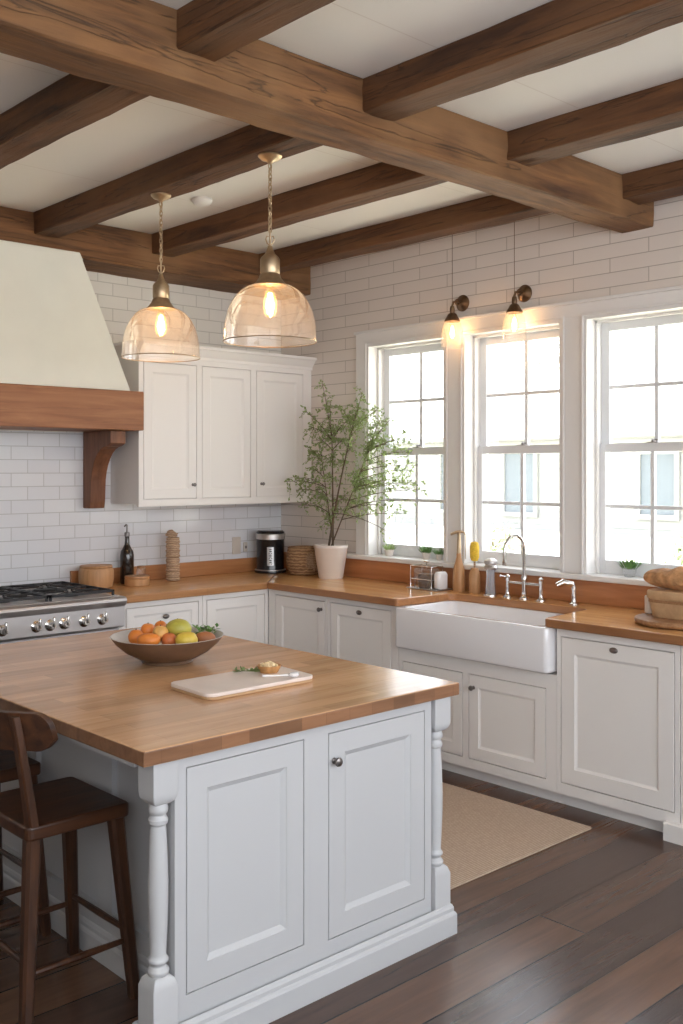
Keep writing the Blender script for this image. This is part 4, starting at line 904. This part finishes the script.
# sill plants
def sill_plant(x, y, r_, h, label, mat, n=60, potm='pot', name='potted_herb'):
    e = empty(name, (x, y, ZS), label, 'potted plant', 'little plants on the window sill')
    MB().lathe([(0, 0), (r_*.62, 0), (r_*.7, .004), (r_, h*.5), (r_*.9, h*.5), (r_*.85, h*.42), (0, h*.42)], (x, y, ZS), 22).build('pot', M[potm], e)
    m = MB()
    for k in range(n):
        a = random.uniform(0, 2*pi); q = random.random()**.5*r_*.9; p = Vector((x+q*cos(a), y+q*sin(a), ZS+h*.4)); d = Vector((cos(a)*q/r_*1.1, sin(a)*q/r_*1.1, 1)).normalized(); s_ = Vector((-sin(a), cos(a), 0))*r_*.13; L = h*random.uniform(.35, .8)
        tip = p+d*L; tip.x = min(tip.x, .082); mid_ = p+d*L*.5; mid_.x = min(mid_.x, .08)
        m.add([p, mid_+s_, tip, mid_-s_], [(0, 1, 2, 3)])
    m.build('leaves', mat, e)['kind'] = 'stuff'
sill_plant(.035, -1.075, .035, .085, 'tiny grey-green plant on the sill under the potted tree branches', M['leaf'], 50)
sill_plant(.035, -1.405, .030, .085, 'small bright green herb on the sill, on the tree side of its pair', M['leaf2'], 90)
sill_plant(.035, -1.515, .022, .075, 'small bright green herb on the sill, on the post side of its pair', M['leaf2'], 90)
sill_plant(.030, -2.86, .040, .10, 'little succulent in a glassy bowl on the sill under the third window', M['leaf2'], 70, 'clear', 'succulent_bowl')

# bread, box and board
bx_, by_ = -.35, -3.355
rbd = empty('round_wooden_board', (bx_, by_, CT), 'thick round rustic wooden board on the worktop under the bread box', 'board')
m = MB().lathe([(0, .002), (.19, .002), (.203, .008), (.208, .018), (.203, .029), (.19, .033), (0, .033)], (bx_, by_, CT), 48); m.build('board_slab', M['boardwood'], rbd)
zb = CT+.034
bb = empty('lidded_wooden_box', (bx_+.02, by_-.015, zb), 'rounded wooden bread box with a strap standing on the round board', 'box')
MB().rings([[(x, y, zb+z) for x, y, _ in rrz(bx_+.02, by_-.015, .125*s, .140*s, .055, 0)] for z, s in ((0, .88), (.008, .92), (.06, .97), (.088, .99))], smooth=True).build('box_body', M['lightwood'], bb, sharp=50)
MB().rings([[(x, y, zb+z) for x, y, _ in rrz(bx_+.02, by_-.015, .125*s, .140*s, .055, 0)] for z, s in ((.0885, 1.03), (.093, 1.05), (.118, 1.05), (.126, 1.02))], smooth=True).build('lid', M['lightwood'], bb, sharp=50)
MB().rings([[(x, y, zb+z) for x, y, _ in rrz(bx_+.02, by_-.015, .1262, .1412, .055, 0)] for z in (.071, .085)], smooth=True).build('strap', M['boardwood'], bb, sharp=50)
mg = empty('pale_wooden_cup', (bx_+.02, by_+.170, zb), 'small pale cup tucked on the board beside the bread box', 'cup')
MB().lathe([(0, 0), (.019, 0), (.022, .004), (.023, .078), (.021, .084), (.018, .080), (.016, .01), (0, .008)], (bx_+.02, by_+.170, zb), 24).build('cup_body', M['pot'], mg)
br = MB(); bcx, bcy, bz = bx_+.02, by_-.03, zb+.127
for (dy, rx, ry, rz_) in ((.10, .075, .075, .040), (.02, .088, .085, .046), (-.07, .085, .085, .052), (-.14, .07, .06, .046)):
    pass
ns = 30; loops = []
for i in range(ns+1):
    t = i/ns; y = bcy+.215-.42*t; s_ = (sin(pi*min(1, max(0, t*.94+.03))))**.42; wv_ = 1+.10*sin(t*17)+.05*sin(t*31+1)
    L = []
    for k in range(20):
        a = 2*pi*k/20; nz = 1+.10*noise.noise(Vector((y*22, cos(a)*2, sin(a)*2)))
        L.append((bcx+.082*s_*cos(a)*nz, y, bz+.048+max(-.0475, .056*s_*wv_*sin(a)*nz)))
    loops.append(L)
tag(br.rings(loops, smooth=True).build('bread_loaf', M['bread']), 'long rough-crusted bread loaf lying on the lidded wooden box', 'bread')

# ------------------------------------------------------------------ island objects
IZ = .8905
bwx, bwy = -2.545, -2.385
bw = empty('fruit_bowl', (bwx, bwy, IZ), 'wide brown stoneware bowl holding fruit on the island top', 'bowl')
MB().lathe([(.0, 0), (.098, 0), (.100, .004), (.094, .012), (.115, .018), (.160, .042), (.198, .075), (.217, .100), (.2195, .103)], (bwx, bwy, IZ), 56, close=True).build('bowl_outside', M['bowl_out'], bw)
MB().lathe([(.2195, .103), (.2175, .1045), (.213, .102), (.194, .077), (.156, .046), (.11, .024), (.05, .018), (0, .017)], (bwx, bwy, IZ), 56, close=True).build('bowl_glaze', M['bowl_in'], bw)
gF = 'fruit heaped in the brown bowl'
def fpos(u, v, fo):
    d = (Vector((bwx, bwy, 0))-Vector((CX, CY, 0))).dot(FW)+fo; p = Vector((CX, CY, 0))+FW*d+RT*((u-341.5)*d/F); p.z = CZ-(v-H0)*d/F; return p
def fruit(name, u, v, fo, r_, mat, label, stemz=True, squash=1.0, cat='fruit', pear=False):
    p = fpos(u, v, fo); rx = r_ if isinstance(r_, (int, float)) else r_[0]; rz_ = rx*squash if isinstance(r_, (int, float)) else r_[1]
    e = empty(name, (p.x, p.y, p.z-rz_), label, cat, gF)
    m = MB(); vs = []; seg, rings = 20, 14
    R_ = Matrix.Rotation(-TH, 3, 'Z')
    for i in range(rings+1):
        t = pi*i/rings
        for k in range(seg):
            a = 2*pi*k/seg; d = Vector((sin(t)*cos(a), sin(t)*sin(a), cos(t)))
            q = 1+noise.noise(d*1.7+p*13)*.05-(.10*math.exp(-((1-d.z)/.08)) if not pear else -.08*d.x)
            w_ = R_ @ Vector((d.x*rx*q, d.y*min(rx, rz_*1.12)*q, d.z*rz_*q)); vs.append(p+w_)
    fs = [(i*seg+k, (i+1)*seg+k, (i+1)*seg+(k+1) % seg, i*seg+(k+1) % seg) for i in range(rings) for k in range(seg)]
    m.add(vs, fs, True).build('flesh', mat, e)
    if stemz: MB().tube([(p.x, p.y, p.z+rz_*.88), (p.x+.001, p.y, p.z+rz_*1.04)], .0022, 6).build('stalk', M['bark'], e)
fruit('orange', 136, 637, .0, .031, M['orange'], 'orange at the rim end of the bowl, range side')
fruit('orange', 148, 630.5, .05, .030, M['orange'], 'orange at the back of the heap, next to the apricot')
fruit('apricot', 160.5, 633, .0, .031, M['apricot'], 'yellow-orange apricot near the top centre of the heap')
fruit('orange', 148.5, 640, -.055, (.046, .028), M['orange'], 'long oval orange lying at the front of the bowl', False)
fruit('blood_orange', 169, 640, -.02, .030, M['red_orange'], 'reddish orange between the long orange and front lemon')
fruit('pear', 177.5, 628.5, .045, (.052, .038), M['pear'], 'big yellow-green pear on top of the heap', True, pear=True)
fruit('lemon', 186.5, 640, -.045, (.044, .034), M['lemon'], 'yellow lemon at the front of the heap, beneath the pear', False)
fruit('russet_pear', 205, 638, .01, (.042, .026), M['russet'], 'brown-red russet fruit lying beside the lemon at the bowl end', False)
fruit('apricot', 160.5, 626.5, .10, .024, M['orange'], 'small orange fruit peeking out behind the apricot and pear')
fruit('orange', 150, 639, .07, .026, M['orange'], 'orange at the very back of the bowl, mostly hidden')
fruit('pear', 186, 637, .10, .028, M['pear'], 'green pear low at the back of the bowl, mostly hidden')
m = MB(); p0 = fpos(203, 630, .09)
for k in range(34):
    p = p0+RT*random.uniform(-.03, .055)+FW*random.uniform(-.03, .03)+Vector((0, 0, random.uniform(-.012, .006)))
    d = Vector((random.uniform(-1, 1), random.uniform(-1, 1), random.uniform(.0, .8))).normalized()*random.uniform(.02, .036); s_ = d.cross(Vector((0, 0, 1))).normalized()*.008
    m.add([p, p+d*.5+s_+Vector((0, 0, .004)), p+d, p+d*.5-s_], [(0, 1, 2, 3)])
m.tube([p0-RT*.04-Vector((0, 0, .02)), p0, p0+RT*.05], .002, 6)
tag(m.build('herb_sprig', M['leaf2']), 'green leafy sprig tucked behind the russet fruit in the bowl', 'herbs')

cbd = empty('serving_board', (-2.59, -2.925, IZ), 'rectangular pale marble serving board with wooden underside on the island', 'board')
pol = round_poly([(-2.825, -3.055), (-2.365, -3.055), (-2.345, -2.80), (-2.815, -2.80)], [.035, .03, .03, .03], 6)
MB().prism(pol, IZ, IZ+.009).build('wooden_underside', M['lightwood'], cbd, bevel=.002)
MB().prism(pol, IZ+.0092, IZ+.022).build('marble_slab', M['marble'], cbd, bevel=.003)
bz2 = IZ+.0225
def onb(u, v, z=None):
    t = (u-341.5)/F; D = Vector((FW.x+RT.x*t, FW.y+RT.y*t, -(v-H0)/F)); s_ = ((z or bz2)-CZ)/D.z; return Vector((CX, CY, CZ))+D*s_
p = onb(269, 672); ta = empty('open_tart', tuple(p), 'small open tart with golden filling on the marble board', 'tart')
MB().lathe([(0, 0), (.032, 0), (.042, .018), (.044, .026), (.038, .024), (.030, .014), (0, .012)], tuple(p), 28).build('pastry_shell', M['crust'], ta)
m = MB()
for k in range(22): a = random.uniform(0, 6.28); q = random.random()**.5*.028; m.ball((p.x+q*cos(a), p.y+q*sin(a), p.z+.020+random.uniform(0, .010)), random.uniform(.006, .010), 8, 6, .3)
m.build('filling', M['cream'], ta)
p = onb(243, 673); m = MB()
m.tube([p+RT*-.03+Vector((0, 0, .004)), p+Vector((0, 0, .008)), p+RT*.07+Vector((0, 0, .006))], .0018, 6)
for k in range(46):
    q = p+RT*random.uniform(-.03, .065)+Vector((0, 0, .006)); d = Vector((random.uniform(-1, 1), random.uniform(-1, 1), random.uniform(0, .6))).normalized()*random.uniform(.012, .026); s_ = d.cross(Vector((0, 0, 1))).normalized()*.006
    m.add([q, q+d*.5+s_+Vector((0, 0, .003)), q+d, q+d*.5-s_], [(0, 1, 2, 3)])
for v_ in m.v: v_.z = max(v_.z, bz2+.0005)
tag(m.build('herb_sprig', M['leaf']), 'dark green herb sprig lying beside the tart on the marble board', 'herbs')
p = onb(294, 677); m = MB(); 
m.ball((p.x, p.y, p.z+.009), (.020, .016, .009), 16, 10, .2); m.tube([(p.x, p.y, p.z+.008), p-RT*.06+Vector((0, 0, .005)), p-RT*.11-FW*.005+Vector((0, 0, .005))], [.006, .003, .004], 8)
tag(m.build('ceramic_spoon', M['ceramic']), 'small white spoon lying on the board in front of the tart', 'spoon')

# ------------------------------------------------------------------ outdoors
g = MB(); n = 14
vs = []; fs = []
xs_ = [.3, 3, 6, 9, 12, 15, 20, 30, 60]; zs_ = [-.15, -.1, .05, .15, .28, .36, .5, .8, 1.0]
for x, z in zip(xs_, zs_): vs += [(x, -30, z), (x, 50, z)]
for i in range(len(xs_)-1): fs.append((2*i, 2*i+1, 2*i+3, 2*i+2))
g.add(vs, fs); struct(g, 'floor_outdoors', M['ground'])
HXO = 13.5
hs = empty('neighbour_house', (HXO+2, 9, .3), 'pale neighbouring house with grey windows seen through the panes', 'house')
hw = MB(); hw.box(HXO, HXO+5, 2.6, 21, -.2, 2.35); 
for k in range(14): hw.box(HXO-.015, HXO, 2.6, 21, .3+k*.15, .3+k*.15+.012)
hw.build('siding_wall', M['housew'], hs)
rf = MB(); rf.rings([[(HXO-.5, y, 2.30), (HXO-.5, y, 2.38), (HXO+2.5, y, 4.0), (HXO+5.5, y, 2.38), (HXO+5.5, y, 2.30)] for y in (2.2, 21.6)]); rf.build('roof', M['houseroof'], hs)
for (y0, y1, z0, z1) in ((3.1, 3.75, .75, 1.95), (4.25, 5.0, .75, 1.95), (7.6, 8.4, .7, 2.0), (9.6, 10.3, .7, 2.0), (12.6, 13.3, .7, 2.0), (15.4, 16.1, .7, 2.0)):
    f_ = MB(); frame_grid(f_, y0-.1, y1+.1, z0-.1, z1+.1, [(y0, y1, z0, z1)], 0, .06).xf(fx(HXO-.016)); fo = f_.build('window_surround', M['housew'], hs)
    MB().box(HXO-.03, HXO-.017, y0, y1, z0, z1).build('window_glass', M['housewin'], fo)
hs2 = empty('neighbour_shed', (12.4, .6, .25), 'low pale outbuilding with paired grey windows beside the neighbouring house', 'shed')
MB().box(11.6, 14.5, -2.6, 1.7, 0, 1.95).build('siding_wall', M['housew'], hs2)
MB().rings([[(11.3, y, 1.93), (11.3, y, 2.0), (13.1, y, 2.9), (14.9, y, 2.0), (14.9, y, 1.93)] for y in (-2.9, 2.0)]).build('roof', M['houseroof'], hs2)
for (y0, y1, z0, z1) in ((.95, 1.45, .6, 1.65), (-.05, .25, .65, 1.65), (.38, .62, .65, 1.65), (-1.2, -.5, .6, 1.65)):
    MB().box(11.58, 11.599, y0, y1, z0, z1).build('window_glass', M['housewin'], hs2)
def bush(x, y, z, r_, h, label, mat, name='garden_shrub', trunk=0, n=420, ls=.09, cat='shrub'):
    e = empty(name, (x, y, z), label, cat, 'greenery outside the windows'); m = MB()
    for k in range(n):
        a = random.uniform(0, 2*pi); t = math.acos(random.uniform(-1, 1)); q = random.uniform(.55, 1)
        p = Vector((x+r_*q*sin(t)*cos(a), y+r_*q*sin(t)*sin(a), z+trunk+h/2+h/2*q*cos(t)))
        d = Vector((random.uniform(-1, 1), random.uniform(-1, 1), random.uniform(-1, 1))).normalized()*ls; s_ = d.orthogonal().normalized()*ls*.4
        m.add([p, p+d*.5+s_, p+d, p+d*.5-s_], [(0, 1, 2, 3)])
    m.build('foliage', mat, e)['kind'] = 'stuff'
    s = MB(); s.tube([(x, y, z-.1), (x+.02, y, z+trunk+h*.4)], [.03+trunk*.04, .012+trunk*.02], 7)
    for k in range(5): a = k*1.256; s.tube([(x, y, z+trunk*.8+h*.1), (x+r_*.6*cos(a), y+r_*.6*sin(a), z+trunk+h*.55)], [.012+trunk*.015, .005], 5)
    s.build('branches', M['bark'], e)
bush(7.2, .62, .08, .30, .75, 'leafy garden shrub outside, low behind the bread box window', M['shrub'])
bush(9.5, 1.6, .15, .45, .5, 'low rounded shrub outside before the outbuilding wall', M['shrub'])
bush(9.5, 5.6, .15, .5, .55, 'low rounded shrub outside behind the middle window', M['shrub'])
bush(9.0, 8.6, .15, .5, .6, 'low rounded shrub outside behind the corner window', M['shrub'])
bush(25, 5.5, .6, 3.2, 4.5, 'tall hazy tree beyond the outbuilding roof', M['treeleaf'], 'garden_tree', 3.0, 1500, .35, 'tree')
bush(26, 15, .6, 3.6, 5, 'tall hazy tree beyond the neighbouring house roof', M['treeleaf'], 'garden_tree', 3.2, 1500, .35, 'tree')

# ------------------------------------------------------------------ light
W = bpy.data.worlds.new('sky'); S.world = W; W.use_nodes = True; nt = W.node_tree; bg = nt.nodes['Background']
tc = N(nt, 'ShaderNodeTexCoord'); sp = N(nt, 'ShaderNodeSeparateXYZ'); nt.links.new(tc.outputs['Generated'], sp.inputs[0])
r = N(nt, 'ShaderNodeValToRGB'); r.color_ramp.elements[0].position = 0; r.color_ramp.elements[0].color = (.93, .96, 1, 1); r.color_ramp.elements[1].position = .6; r.color_ramp.elements[1].color = (.80, .89, 1, 1)
nt.links.new(sp.outputs['Z'], r.inputs['Fac']); nt.links.new(r.outputs['Color'], bg.inputs['Color']); bg.inputs['Strength'].default_value = 1.5
su = bpy.data.lights.new('sun', 'SUN'); su.energy = 11; su.angle = radians(10); su.color = (1, .96, .9)
so = bpy.data.objects.new('sun', su); COL.objects.link(so); so.rotation_euler = Vector((.04, .75, .75)).to_track_quat('Z', 'Y').to_euler()
def portal(loc, rot, sx, sy):
    l = bpy.data.lights.new('daylight_portal', 'AREA'); l.shape = 'RECTANGLE'; l.size = sx; l.size_y = sy; l.cycles.is_portal = True
    o = bpy.data.objects.new('daylight_portal', l); COL.objects.link(o); o.location = loc; o.rotation_euler = rot
for a, b in WN: portal((.21, (a+b)/2, (ZS+ZH)/2), (0, pi/2, 0), ZH-ZS, b-a)
portal((XL-.19, (YB+.3-4.9)/2, 2.05), (0, -pi/2, 0), 1.1, 2.4)  # samples sky through the added left-wall opening
portal((XL/2, YB-.19, 1.975), (pi/2, 0, 0), -XL, 1.85)  # samples sky through the opening added behind the camera
S.cycles.max_bounces = 8; S.cycles.diffuse_bounces = 5; S.cycles.transparent_max_bounces = 16; S.cycles.caustics_reflective = False; S.cycles.caustics_refractive = False
S.cycles.sample_clamp_indirect = 6
S.cycles.use_denoising = True
